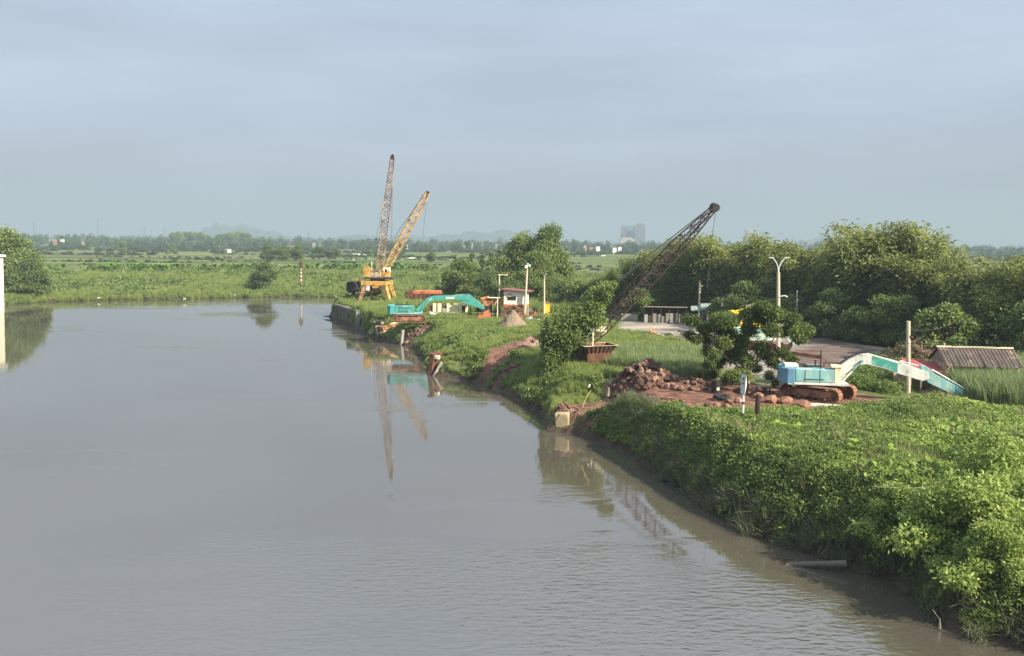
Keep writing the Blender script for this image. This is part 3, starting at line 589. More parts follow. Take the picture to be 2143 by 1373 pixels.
# front row: (px, distance, top px-y)
row = [
 (1300, 132, 560, 'left end of the bamboo belt, low clump above the field edge'),
 (1345, 128, 540, 'low rounded clump right of the left end of the bamboo belt'),
 (1392, 126, 520, 'clump crossed by the middle of the brown crane boom'),
 (1432, 124, 506, 'clump just left of where the brown boom leaves the trees'),
 (1476, 121, 490, 'yellowish plume right under the upper brown boom'),
 (1515, 118, 488, 'broad crown right of the brown boom tip rope'),
 (1560, 116, 500, 'clump in front of the faint twin tower'),
 (1602, 114, 488, 'pointed clump just left of the double arm lamp'),
 (1642, 112, 522, 'low clump directly behind the double arm lamp'),
 (1672, 109, 508, 'rounded yellow clump right of the double arm lamp'),
 (1716, 107, 520, 'wide clump left of the tallest bamboo, below the small hill'),
 (1752, 104, 502, 'small crown poking up right of the small hill'),
 (1795, 101, 490, 'feathery clump at the left foot of the tallest bamboo'),
 (1842, 98, 468, 'tallest bamboo of the belt, left half of its top'),
 (1882, 96, 464, 'tallest bamboo of the belt, drooping right half'),
 (1920, 94, 510, 'shoulder of bamboo stepping down right of the tallest one'),
 (1968, 91, 535, 'rounded clump below the blue glass tower'),
 (2015, 88, 552, 'pale green clump right of the blue glass tower'),
 (2062, 86, 560, 'clump behind the bare grey pole at the right'),
 (2105, 83, 545, 'yellow green clump near the right edge'),
 (2150, 80, 530, 'clump cut by the right edge of the picture'),
 (2210, 77, 525, 'outermost clump at the right edge of the picture')]
for i, (px, Y, ty, lab) in enumerate(row):
    top = Hh(px, ty, Y); hh = (top.z-2.6)/8.7; s = hh*rng.uniform(0.95, 1.1)
    bamboo(i, top.x, Y, max(s, 0.75), hh, 'bamboo: '+lab)
for i, (px, Y, ty) in enumerate([(1330, 140, 552), (1410, 136, 520), (1500, 132, 498), (1580, 128, 502), (1660, 124, 522), (1735, 118, 518), (1815, 112, 485), (1900, 107, 490), (1990, 102, 548), (2085, 97, 556), (2170, 90, 535)]):
    top = Hh(px, ty+6, Y); hh = (top.z-2.6)/8.7; bamboo(i+3, top.x, Y, max(hh*1.1, .8), hh, 'dull back row bamboo, only its top showing, '+['at the left end of the belt', 'crossed by the brown boom', 'right of the brown boom tip', 'left of the double arm lamp', 'right of the double arm lamp', 'below the small hill', 'left of the tallest bamboo', 'right of the tallest bamboo', 'below the blue glass tower', 'above the farm house roof', 'at the right edge'][i])
# dark broadleaf trees in front of the bamboo
CT1 = make_tree('tree', 6.0, 3.0, m_tree, 0.34, 34, 1.0, 0.16, 'round', 0.42, 0.12)
CT2 = make_tree('tree', 6.0, 2.8, m_tree, 0.36, 34, 1.0, 0.16, 'round', 0.5, 0.12)
CT3 = make_tree('tree', 9.0, 2.6, m_tree, 0.45, 34, 1.0, 0.2, 'cone', 0.35, 0.08)
CT4 = make_tree('tree', 11.0, 4.6, m_tree, 0.42, 60, 0.8, 0.3, 'tall', 0.58, 0.12)
CT5 = make_tree('tree', 11.0, 4.4, m_tree, 0.45, 55, 0.8, 0.3, 'round', 0.6, 0.10)
TRM = {}
def tree(proto, pos, s, label, group=None, name='broadleaf_tree', sz=None, cat='tree', m=None):
    e_ = empty(name, (pos[0], pos[1], tz(pos[0], pos[1])-0.1), rng.uniform(0, 6.28), label, cat, group); e_.scale = (s, s, sz or s)
    obj('crown', proto[0], e_)
    if id(proto) not in TRM: TRM[id(proto)] = proto[1].build('trunk', m_trunk, e_).data
    else: obj('trunk', TRM[id(proto)], e_)
    return e_
G1 = 'dark understorey trees below the bamboo'
for px, Y, s, pr, lab in [
 (1335, 118, .72, CT1, 'dark low tree at the left end of the sheds'), (1372, 121, 0.7, CT2, 'bushy tree overhanging the left end of the shed row'),
 (1505, 108, 0.6, CT1, 'dark tree between the grey roof shelter and the fruit tree'), (1560, 104, .95, CT1, 'dark tree behind the yellow excavator bucket'),
 (1610, 102, 0.72, CT2, 'green tree just left of the double arm lamp base'), (1655, 100, 0.75, CT1, 'tree right of the double arm lamp base'),
 (1700, 98, 0.6, CT2, 'tree behind the first thin pole right of the lamp'), (1745, 95, .9, CT1, 'tree with a light green bush beside the second thin pole'),
 (1795, 92, 0.7, CT2, 'tree above the bend of the dirt yard'), (1845, 90, 0.85, CT1, 'tree where the yard reaches the bamboo, under the tallest bamboo'),
 (1895, 88, .85, CT1, 'dark tree behind the tall yellow pole'), (1990, 76, .95, CT2, 'feathery green tree behind the corrugated roof house'),
 (1940, 80, .72, CT1, 'small tree left behind the corrugated roof house'), (2060, 80, .9, CT1, 'dark tree behind the bare grey pole'),
 (2115, 77, .95, CT2, 'leafy tree right behind the house roof'), (2165, 72, .95, CT1, 'tree at the right edge above the reeds')]:
    p_ = Hh(px, 700, Y); tree(pr, p_, s, lab, G1)
G2 = 'trees behind the white hut'
for px, Y, s, sz, pr, lab in [
 (940, 150, .95, .95, CT2, 'left of two round bushy trees behind the teal boom'), (975, 146, 1.15, 1.2, CT1, 'right of two round bushy trees behind the teal boom'),
 (1020, 140, .95, .9, CT1, 'low tree between the rusty hopper and the tall trees'), (1060, 138, .9, .85, CT2, 'low tree directly behind the white hut'),
 (1090, 160, 1.02, 1.12, CT5, 'tall pale tree, left of the tallest pair behind the hut'), (1145, 158, 1.0, 1.22, CT4, 'tallest tree behind the hut, right of the pair'),
 (1125, 148, .85, .8, CT4, 'leafy tree filling below the tallest pair'), (1180, 140, .8, .7, CT1, 'low tree behind the yellow board'),
 (1215, 136, .9, .8, CT2, 'low rounded tree between the yellow board and the bush covered crane'), (1250, 134, 1.0, .8, CT1, 'dark low tree just right of the bush covered crane'),
 (1285, 138, 1.0, .9, CT2, 'round tree at the left foot of the bamboo belt')]:
    p_ = Hh(px, 640, Y); tree(pr, p_, s, lab, G2, sz=sz)
G3 = 'dark pines beyond the creek'
for px, Y, ty, lab in [(953, 215, 520, 'leftmost dark pine, beyond the left round tree'), (988, 218, 518, 'pine left of the gap above the round trees'), (1010, 222, 522, 'small pine in the middle of the row'),
                       (1030, 212, 514, 'pine left of the pale tall tree'), (1046, 214, 512, 'rightmost pine against the pale tall tree')]:
    top = Hh(px, ty, Y); s = (top.z-3)/8.6; tree(CT3, top, s, lab, G3, 'pine_tree', s)
# left edge clump on the far bank
G4 = 'trees at the left edge on the far bank'
for px, Y, ty, r_, pr, lab in [(-30, 184, 480, 1.0, CT5, 'outermost tree of the clump, cut by the left edge'), (15, 182, 484, 1.05, CT5, 'tallest olive tree behind the white pillar'), (40, 178, 520, .9, CT2, 'middle tree of the clump right of the white pillar'),
                       (66, 176, 548, 1.0, CT1, 'lower tree on the right flank of the left clump'), (20, 174, 560, 1.2, CT2, 'bush low on the bank right beside the white pillar'), (90, 178, 572, .8, CT2, 'rightmost bush of the left clump, sloping to the grass')]:
    top = Hh(px, ty, Y); hh = top.z-1.0; base_h = {id(CT5): 11.0, id(CT4): 11.0}.get(id(pr), 6.0); s = hh/base_h*1.04
    tree(pr, top, s*r_, lab, G4, sz=s)
top = Hh(551, 552, 205); tree(CT1, top, (top.z-1.0)/6.2*1.15, 'lone willow like tree standing on the far bank left of the striped marker', sz=(top.z-1)/6.0)
G5 = 'lone trees and copses in the fields'
for px, Y, ty, wd, pr, lab in [(255, 640, 507, 1.0, CT5, 'round lone tree in the fields, larger of two at left'), (363, 640, 512, .8, CT5, 'round lone tree in the fields, smaller of two at left'),
    (560, 430, 517, 1.2, CT1, 'left tree of the copse left of the striped marker'), (590, 430, 516, 1.4, CT2, 'middle tree of the copse left of the striped marker'), (623, 430, 518, .9, CT1, 'right tree of the copse by the striped marker'),
    (670, 520, 520, 2.0, CT1, 'low wide tree right of the striped marker in the fields'), (700, 520, 522, 1.6, CT1, 'low tree left of the white farm shed'), (903, 430, 530, 1.0, CT1, 'rounded dark tree right of the yellow booms'), (775, 560, 525, 1.0, CT5, 'dark tree behind the left crane machinery')]:
    top = Hh(px, ty, Y); bh = 11.0 if pr in (CT5,) else 6.0; s = (top.z-2.0)/bh; tree(pr, top, s*wd, lab, G5, sz=s)
for gi_, (p0, p1, Y, ty) in enumerate([(362, 420, 1150, 484), (472, 518, 1100, 485)]):
    for k in range(6):
        px = p0+(p1-p0)*k/5; top = Hh(px, ty+(2 if k in (0, 5) else 0)+rng.normal()*0.7, Y+rng.normal()*8); s = (top.z-2)/11.0
        tree(CT5, top, s*0.95, '%s tree of the %s flat topped copse on the horizon' % (['leftmost', 'second from the left', 'third from the left', 'fourth from the left', 'fifth from the left', 'rightmost'][k], ['left', 'right'][gi_]), ['left flat topped copse', 'right flat topped copse'][gi_])
# fruit tree in the middle
def pxl(px, py, Y, pxo, pyo):        # metres right of and above a reference point, at distance Y
    a = Hh(px, py, Y); b = Hh(pxo, pyo, Y); return a.x-b.x, a.z-b.z
TB = W(1566, 812, 2.65); YT = TB.y
blobs = []
for (px, py, r_) in [(1455, 672, 15), (1478, 690, 16), (1450, 705, 12), (1500, 668, 18), (1520, 690, 20), (1505, 715, 16), (1480, 735, 14), (1540, 670, 16), (1560, 655, 17), (1580, 640, 15), (1600, 652, 18), (1625, 660, 18), (1650, 665, 17), (1665, 685, 15), (1668, 708, 14), (1645, 690, 16), (1600, 685, 17), (1570, 690, 18), (1550, 715, 19), (1530, 745, 18), (1505, 760, 15), (1560, 750, 17), (1520, 780, 14), (1590, 725, 16), (1612, 745, 15), (1640, 740, 13), (1660, 755, 12), (1630, 765, 13), (1600, 780, 12), (1545, 778, 13), (1500, 790, 10), (1485, 712, 13), (1475, 760, 10), (1580, 665, 14), (1610, 795, 9)]:
    x, z = pxl(px, py, YT, 1566, 812); r = r_/1800*YT*1.05
    for q in range(2): blobs.append((x+rng.normal()*0.1, rng.uniform(-2.4, 2.4)*(1 if q else .6), z, r*rng.uniform(.75, 1.1), r*0.8))
ft = empty('fruit_tree', TB, 0, 'spreading dark leafy tree in the middle of the yard, hiding machines behind it', 'tree')
obj('crown', blob_crown('crown', blobs, leafmat('glossy_tree_leaves', (0.055, 0.09, 0.026), (0.13, 0.185, 0.045), (0.30, 0.36, 0.09), 0.38, 0.5, spec=0.3), 2700, 0.17, 0.08, 0.42, 0.34), ft)
tb = MB()
def lp(px, py, y=0): x, z = pxl(px, py, YT, 1566, 812); return Vector((x, y, z))
tb.tube((0, 0, -0.3), lp(1564, 780), 0.17, 8, 0.13)
for e_, m_, r_ in [((1500, 690, .6), (1540, 740, .2), .1), ((1600, 700, -.7), (1582, 750, -.3), .11), ((1640, 690, .8), (1600, 745, .3), .09), ((1560, 660, 0), (1562, 720, -.1), .1), ((1470, 690, -.8), (1515, 745, -.4), .07), ((1615, 770, -.9), (1585, 785, -.4), .05)]:
    tb.tube(lp(1564, 782), lp(*m_), r_, 6, r_*.75); tb.tube(lp(*m_), lp(*e_), r_*.75, 6, r_*.2)
tb.build('trunk', mat('pale_bark', (0.34, 0.26, 0.17), .9, .3, 4), ft)
tb = MB(); tb.tube(lp(1476, 822, 1), lp(1482, 730, .8), .06, 6, .04); tb.build('stem', m_trunk, ft)
# big shrubs in the near right corner
for i, (x, y, s, lab) in enumerate([(17.3, 31.8, 1.15, 'bright leafy shrub bulging over the water in the near right corner'), (15.8, 34.2, .8, 'shrub left behind the nearest one on the near bank'), (19.8, 34.5, 1.15, 'tall shrub at the right edge, right behind the nearest one'), (21.5, 38.5, 1.0, 'darker shrub at the right edge halfway up the thicket'), (17.0, 29.2, .75, 'low shrub trailing into the water at the bottom right')]):
    bl = [(x_, y_, rng.uniform(0.1, 1)*2.5*math.exp(-(x_*x_+y_*y_)/2.6), rng.uniform(0.25, 0.6), rng.uniform(0.25, 0.55)) for x_, y_ in (rng.normal(size=2)*0.95 for _ in range(62))]
    e_ = empty('leafy_shrub', (x, y, tz(x, y)-0.2), 0, lab, 'shrub', 'tall shrubs on the near bank'); e_.scale = (s*1.15, s*1.15, s)
    obj('crown', blob_crown('crown', bl, m_vine, 1100, 0.14, 0.08, 0.5, 0.36), e_)
    tb = limb_trunk(1.6, 0.06, [q[:3] for q in bl[::5]]); tb.build('trunk', m_trunk, e_)
# ------------------------------------------------------------------ lattice booms
def lattice(parent, L_, w0, w1, w2, n, m, mb, cr=0.05, br=0.025, t1=0.18, t2=0.8, name='boom', rot=None, loc=None):
    def wd(t): return w0+(w1-w0)*t/t1 if t < t1 else (w1 if t < t2 else w1+(w2-w1)*(t-t2)/(1-t2))
    b = MB(); c = MB(); st = [i/n for i in range(n+1)]
    P = lambda t, i: Vector((wd(t)/2*[-1, 1, 1, -1][i], wd(t)/2*[-1, -1, 1, 1][i], t*L_))
    for i in range(4):
        for a, q in zip(st[:-1], st[1:]): b.tube(P(a, i), P(q, i), cr, 5)
    for k, (a, q) in enumerate(zip(st[:-1], st[1:])):
        for i in range(4):
            j = (i+1) % 4; A, B = (P(a, i), P(q, j)) if k % 2 else (P(a, j), P(q, i)); c.tube(A, B, br, 4)
            if k % 2 == 0: c.tube(P(a, i), P(a, j), br, 4)
    o = b.build(name, m, parent, loc, rot); c.build('bracing', mb, o)
    return o
def aim(o, d, twist=0.0):
    o.rotation_mode = 'QUATERNION'; o.rotation_quaternion = Vector(d).to_track_quat('Z', 'Y') @ Euler((0, 0, twist)).to_quaternion()
# ---- portal crane A
YA = 147.0; KA = YA/1800
A0 = Hh(790, 632, YA); zA = 2.6
def la(px, py, y=0.0):      # local metres of the near portal crane, from the photograph's proportions
    return Vector(((px-790)*KA, y, (633-py)*KA))
ca = empty('portal_crane', (A0.x, YA, zA), R(-6), 'yellow portal crane with the taller near vertical rusty boom on the wharf', 'crane', 'cranes on the wharf')
for sx_, y0 in ((0, -1.8), (1, -1.8), (0, 1.8), (1, 1.8)):
    a_, b_ = (la(757, 634, y0*1.25), la(770, 596, y0)) if sx_ == 0 else (la(823, 632, y0*1.25), la(811, 596, y0))
    b = MB(); b.beam(a_, b_, 0.62, 0.62); o = b.build('leg', m_yellow if sx_ else mat('leg_paint', (0.34, 0.22, 0.10), .8, .3, 2, RUST, .6, 1.0), ca)
b = MB()
for y0 in (-1.8, 1.8): b.box(la(789, 592.5, y0), (4.5, 0.5, 0.72))
b.box(la(765, 592.5), (0.5, 3.1, 0.6)); b.box(la(813, 592.5), (0.5, 3.1, 0.6)); b.build('portal_beam', m_yellow, ca, bevel=.03)
for y0 in (-2.3, 2.3):
    for x0 in (760, 822): b = MB(); b.box(la(x0, 632, y0), (1.8, .5, .45)); b.build('bogie', m_rust, ca)
b = MB(); b.tube(la(790, 589), la(790, 583), 1.35, 20, 1.2); b.build('slewing_ring', m_dark, ca)
b = MB(); b.box(la(791, 582), (4.2, 3.0, 0.25)); b.build('deck', m_dark, ca)
b = MB(); b.box(la(770, 570, -0.6), (0.95, 1.6, 1.65)); b.box(la(770, 559.6, -.6), (1.05, 1.7, .1)); b.build('machinery_house', m_yellow, ca, bevel=.03)
b = MB(); b.tube(la(778, 577, -1.1), la(778, 577, 1.1), .5, 14); b.tube(la(789, 577, -1.0), la(789, 577, 1.0), .42, 14); b.box(la(785, 570, 0.2), (1.6, 1.6, .6)); b.build('winch', mat('beige_machinery', (.40, .33, .22), .8, .3, 3, RUST, .4), ca)
b = MB(); b.tube(la(777, 565), la(777, 549), .13, 8); b.build('exhaust_pipe', m_cream, ca)
b = MB(); b.box(la(776, 601, -1.95), (.62, .12, 1.1)); b.build('white_board', m_white, ca)
b = MB(); b.box(la(787, 602), (1.1, 1.3, 1.0), taper=1.0); b.box(la(783, 611), (1.3, 1.5, .25)); b.tube(la(778, 611, -.4), la(778, 622, -.4), .18, 8); b.build('hopper', m_yellow, ca, bevel=.03)
b = MB(); b.box(la(779, 610.5, -1.2), (1.3, .9, .12)); b.build('platform', m_rust, ca)
b = MB()
for x0 in (783, 797): b.beam(la(x0, 581, 0), la(790, 545, .6), .12)
b.beam(la(786, 560, .3), la(798, 562, .3), .1); b.build('a_frame', m_boomyel, ca)
foot = la(795, 566, -.3); tipA = la(822, 330, -.3); dA = tipA-foot
bo = lattice(ca, dA.length, 0.95, 1.15, 0.62, 28, m_boomrust, m_boomrust, 0.085, 0.05, .08, .55); bo.location = foot; aim(bo, dA, 0.25)
for t_ in (.44, .50, .56, .62, .68): b = MB(); b.box((-.36, -.60, dA.length*(t_+.02)), (.42, .03, dA.length*.058)); b.build('rust_panel', m_rust, bo)
for t_ in (.36, .42, .5, .58, .66, .74, .82): b = MB(); b.box((.22, -.59 if t_ < .6 else -.50, dA.length*t_), (.22, .03, dA.length*.05)); b.build('pale_panel', mat('bare_pale_sheet', (.50, .48, .42), .7, .2, 1.5, RUST, .3), bo)
b = MB(); b.tube((-.38, 0, dA.length), (.38, 0, dA.length), .3, 12); b.box((0, 0, dA.length-.35), (.7, .5, .3)); b.tube((-.42, 0, dA.length+.2), (-.3, 0, dA.length+.2), .17, 8); b.tube((.42, 0, dA.length+.2), (.3, 0, dA.length+.2), .17, 8); b.build('sheave_head', m_black, bo)
m_rope = mat('steel_rope', (0.07, 0.07, 0.07), .6, .1, 5)
b = MB(); b.path([la(812, 395, -.6), la(789, 501, -.9), la(785, 558, -.6)], .022, 4); b.path([la(823, 335, -.3), la(821, 500, -.3), la(819, 560, -.3)], .022, 4); b.path([la(820, 400, 0), la(817, 560, 0)], .018, 4); b.build('rope', m_rope, ca)
b = MB(); b.box(la(789, 501, -.9), (.42, .2, .14)); b.beam(la(789, 501, -.9), la(801, 498, -.6), .06); b.build('rope_guide', m_black, ca)
# ---- crane B, behind
YB = 151.0; KB = YB/1800; B0 = Hh(790, 630, YB)
def lb(px, py, y=0.0): return Vector(((px-790)*KB, y, (631-py)*KB))
cb = empty('derrick_crane', (B0.x, YB, 2.6), 0, 'yellow crane behind the portal crane with the shorter slanting lattice boom', 'crane', 'cranes on the wharf')
b = MB(); b.box(lb(740, 601, 0), (2.1, 2.2, 1.5)); b.tube(lb(736, 606, -1.3), lb(736, 606, 1.3), .75, 14); b.tube(lb(748, 598, -1.2), lb(748, 598, 1.2), .6, 12); b.build('engine_house', m_black, cb, bevel=.04)
b = MB(); b.beam(lb(745, 590, -1.2), lb(756, 612, -1.3), .22); b.tube(lb(749, 589, -1.25), lb(755, 589, -1.25), .3, 10); b.box(lb(747, 606, -1.3), (.8, .15, .5)); b.build('engine_trim', mat('pale_orange_machinery', (.46, .28, .14), .8, .3, 3, RUST, .4), cb)
b = MB()
b.prism([((735-790)*KB, .1), ((758-790)*KB, 0), ((758-790)*KB, .85), ((737-790)*KB, .45)], -1.2, -.6)
b.prism([((782-790)*KB, .1), ((805-790)*KB, .1), ((792-790)*KB, .7), ((780-790)*KB, .95)], -1.2, -.6)
b.prism([((758-790)*KB, .1), ((782-790)*KB, .1), ((782-790)*KB, .5), ((758-790)*KB, .5)], -1.19, -.61); b.build('foot_beam', m_yellow, cb)
b = MB(); b.box(lb(770, 610, 0), (4.6, 1.6, .35)); b.tube(lb(790, 628, 0), lb(790, 585, 0), .9, 14); b.tube(lb(740, 628, 0), lb(740, 612, 0), .35, 8); b.build('undercarriage', m_dark, cb)
b = MB(); b.box(lb(800, 584, 0), (3.6, 2.2, .3)); b.build('deck', m_dark, cb)
b = MB(); b.box(lb(810.5, 575.5, -1.0), (1.28, 1.3, .9)); b.build('cab', m_yellow, cb, bevel=.03)
b = MB(); b.box(lb(810.5, 566, -1.0), (1.28, 1.3, .75)); co = b.build('cab_top', m_cream, cb, bevel=.03)
b = MB(); b.box(lb(810.5, 567.5, -1.66), (.38, .03, .5)); b.build('window', m_window, co)
b = MB(); b.tube(lb(805.3, 569, -1.66), lb(805.3, 569, -1.7), .1, 8); b.tube(lb(815.6, 569, -1.66), lb(815.6, 569, -1.7), .1, 8); b.build('lamp', m_window, co)
fB = lb(806, 566, .4); tB = lb(893, 405, .4); dB = tB-fB
bo = lattice(cb, dB.length, 0.75, 1.12, 0.62, 22, m_boomyel, m_boomyel, 0.085, 0.05, .18, .78); bo.location = fB; aim(bo, dB, 0.3)
b = MB(); b.tube((-.32, 0, dB.length), (.32, 0, dB.length), .32, 12); b.box((0, 0, dB.length-.3), (.55, .55, .5)); b.build('sheave_head', m_black, bo)
b = MB(); b.path([lb(893, 403, .4), lb(826, 495, .2), lb(797, 560, .1)], .022, 4); b.path([lb(890, 407, .4), lb(835, 480, .5), lb(800, 562, .5)], .022, 4); b.path([lb(893, 405, .3), lb(884, 500, .2), lb(870, 590, 0), lb(868, 603, 0)], .022, 4); b.build('rope', m_rope, cb)
# grab on its ropes
gb = empty('crane_grab', tuple(Vector((B0.x, YB, 2.6))+lb(864, 640)), 0, 'rusty clamshell grab hanging from the slanting boom at the end of its rope', 'grab')
b = MB(); z1 = 3.1
for dx, dy in ((-.75, -.3), (.3, -.3), (-.75, .3), (.3, .3)): b.tube((.28, 0, z1), (dx, dy, .9), .05, 5)
b.box((-.2, 0, 1.0), (1.5, .7, .2)); b.tube((.28, 0, z1-.1), (.28, 0, z1+.35), .16, 8); b.build('frame', m_dark, gb)
for s_ in (-1, 1):
    b = MB(); b.prism([(0, .95), (s_*1.0, .85), (s_*1.15, .3), (s_*.35, -.25), (0, -.2)][::s_], -.55, .55); b.build('jaw', m_rust, gb, loc=(-.25, 0, 0))
# ---- brown dragline crane under the bush
YD = 72.5; KD = YD/1800; D0 = Hh(1225, 764, YD)
def ld(px, py, y=0.0): return Vector(((px-1225)*KD, y, (764-py)*KD))
cd = empty('crawler_crane', (D0.x, YD, D0.z), 0, 'derelict brown crawler crane swallowed by a bush, long lattice boom pointing up right', 'crane')
b = MB()
for y0 in (-1.1, 1.3):
    prof = [(-3.4, .05), (.3, .05), (.75, .5), (.35, .95), (-3.4, .95), (-3.8, .5)]
    b.prism(prof, y0, y0+.55)
b.build('track', m_dark, cd, loc=(0, 0, 0))
b = MB(); b.box((-1.4, .3, 1.15), (4.6, 2.8, .3)); b.box((-2.0, .3, 2.2), (3.4, 2.6, 1.8)); b.build('machinery_house', m_brown, cd, bevel=.05)
b = MB(); b.box((-2.1, -1.15, 1.15), (.6, .1, .35)); b.build('red_patch', m_orpaint, cd)
b = MB(); b.beam(ld(1165, 725, -.5), ld(1287, 590, 0), .28); b.beam(ld(1165, 725, 1.1), ld(1287, 590, 0), .28); b.beam(ld(1218, 712, -.5), ld(1270, 610, 0), .16); b.tube(ld(1268, 612), ld(1300, 578), .10, 6, .04); b.build('gantry', m_brown, cd)
b = MB()
b.box(ld(1238, 696, -1.0)+Vector((0, 0, .0)), (.12, .12, 2.0)); b.box(ld(1250, 688, -.95), (.9, .08, .1)); b.box(ld(1250, 680, -.95), (1.0, .1, .08)); b.build('cab_post', m_cream, cd)
b = MB(); b.prism([((1246-1225)*KD, (764-692)*KD), ((1268-1225)*KD, (764-700)*KD), ((1273-1225)*KD, (764-680)*KD), ((1258-1225)*KD, (764-674)*KD), ((1247-1225)*KD, (764-680)*KD)], .35, 1.2)
co = b.build('cab', m_cream, cd)
b = MB(); b.box(ld(1243, 688, .3), (.85, .05, .7)); b.build('window', mat('grimy_glass', (.25, .32, .30), .3, .2, 4), cd)
fD = ld(1227, 716, 0); tD = ld(1489, 431, 0); dD = tD-fD
bo = lattice(cd, dD.length, 0.62, 0.98, 0.36, 26, m_brown, m_brown, 0.065, 0.034, .10, .70); bo.location = fD; aim(bo, dD, 0.35)
b = MB(); b.tube((-.3, 0, dD.length+.05), (.3, 0, dD.length+.05), .34, 12); b.box((0, 0, dD.length-.15), (.55, .5, .45)); b.build('sheave_head', m_dark, bo)
b = MB(); b.box((0.5, -.3, dD.length*.345), (.1, .5, .28)); b.box((.45, -.2, dD.length*.29), (.35, .4, .4)); b.build('loose_panel', m_boomrust, bo)
b = MB()
for dy in (-.25, .25):
    b.path([ld(1290, 586, dy), ld(1360, 527, dy), ld(1489, 424, dy*.6)], .022, 4)
b.path([ld(1288, 590, 0), ld(1380, 518, 0), ld(1486, 428, 0)], .018, 4)
b.path([ld(1493, 430, 0), ld(1487, 480, 0), ld(1484, 520, 0), ld(1478, 600, 0)], .02, 4)
b.path([ld(1240, 708, 0), ld(1350, 580, 0), ld(1487, 436, 0)], .03, 4); b.build('rope', m_rope, cd)
# hopper box beside the crane foot
hb = empty('steel_hopper', (Hh(1246, 768, YD-1.2).x, YD-1.2, tz(Hh(1246, 768, YD-1.2).x, YD-1.2)), R(20), 'rusty open steel hopper beside the foot of the brown crane boom', 'hopper'); hb.scale = (1.2, 1.1, 1.15)
b = MB(); zt = 1.72
b.box((0, 0, .62), (1.75, 1.3, 1.25), taper=1.05); hb1 = b.build('body', m_rust, hb)
b = MB(); n_ = [(-.92, -.7), (.92, -.7), (.92, .7), (-.92, .7)]; f_ = [(-1.25, -.95), (1.25, -.95), (1.25, .95), (-1.25, .95)]
b.add([(x, y, 1.25) for x, y in n_]+[(x, y, zt) for x, y in f_]+[(x*.93, y*.93, zt) for x, y in f_]+[(x*.95, y*.95, 1.3) for x, y in n_], [(0,1,5,4),(1,2,6,5),(2,3,7,6),(3,0,4,7),(4,5,9,8),(5,6,10,9),(6,7,11,10),(7,4,8,11),(8,9,13,12),(9,10,14,13),(10,11,15,14),(11,8,12,15),(12,13,14,15)])
b.build('flared_rim', m_rust, hb)
b = MB()
for k in range(7): b.beam((-.85+k*.28, -.72, 1.22), (-1.05+k*.35, -.97, zt-.03), .06)
b.build('stiffener', m_brown, hb)
b = MB(); b.box((0, -.97, zt+.02), (2.6, .1, .05)); b.box((0, .97, zt+.02), (2.6, .1, .05)); b.box((-1.27, 0, zt+.02), (.1, 1.84, .05)); b.box((1.27, 0, zt+.02), (.1, 1.84, .05)); b.build('rim_edge', m_wall, hb)
# bush over the crane
bl = []
for px, py, r_ in [(1158, 735, 22), (1150, 705, 20), (1165, 680, 26), (1185, 700, 26), (1190, 662, 18), (1178, 725, 22), (1150, 755, 16), (1205, 680, 24), (1212, 645, 16), (1225, 660, 22), (1234, 628, 17), (1245, 645, 18), (1248, 612, 16), (1262, 602, 13), (1240, 668, 15), (1255, 628, 14), (1205, 715, 17), (1180, 752, 16), (1145, 725, 15), (1275, 596, 9), (1283, 594, 8), (1140, 745, 12)]:
    v = ld(px, py)
    for q in range(3): bl.append((v.x+rng.normal()*.15, (-1.5, -.5, .8)[q]+rng.normal()*.25, v.z, r_*KD*1.05, r_*KD*.95))
cv = empty('climbing_bush', (D0.x, YD, D0.z), 0, 'dense climbing bush covering the body and gantry of the brown crane', 'bush')
obj('crown', blob_crown('crown', bl, m_vine2, 620, 0.26, 0.12, 0.42, 0.32), cv)
tb = MB()
for k in range(12): tb.tube((-.9+rng.normal()*.25, -1.2+rng.normal()*.3, -.1), (-.3+rng.normal()*.8, -1.4, 2.2+rng.uniform(0, 1.5)), .03, 4, .01)
tb.build('stem', mat('dry_stems', (.24, .21, .13), .9, .2, 4), cv)
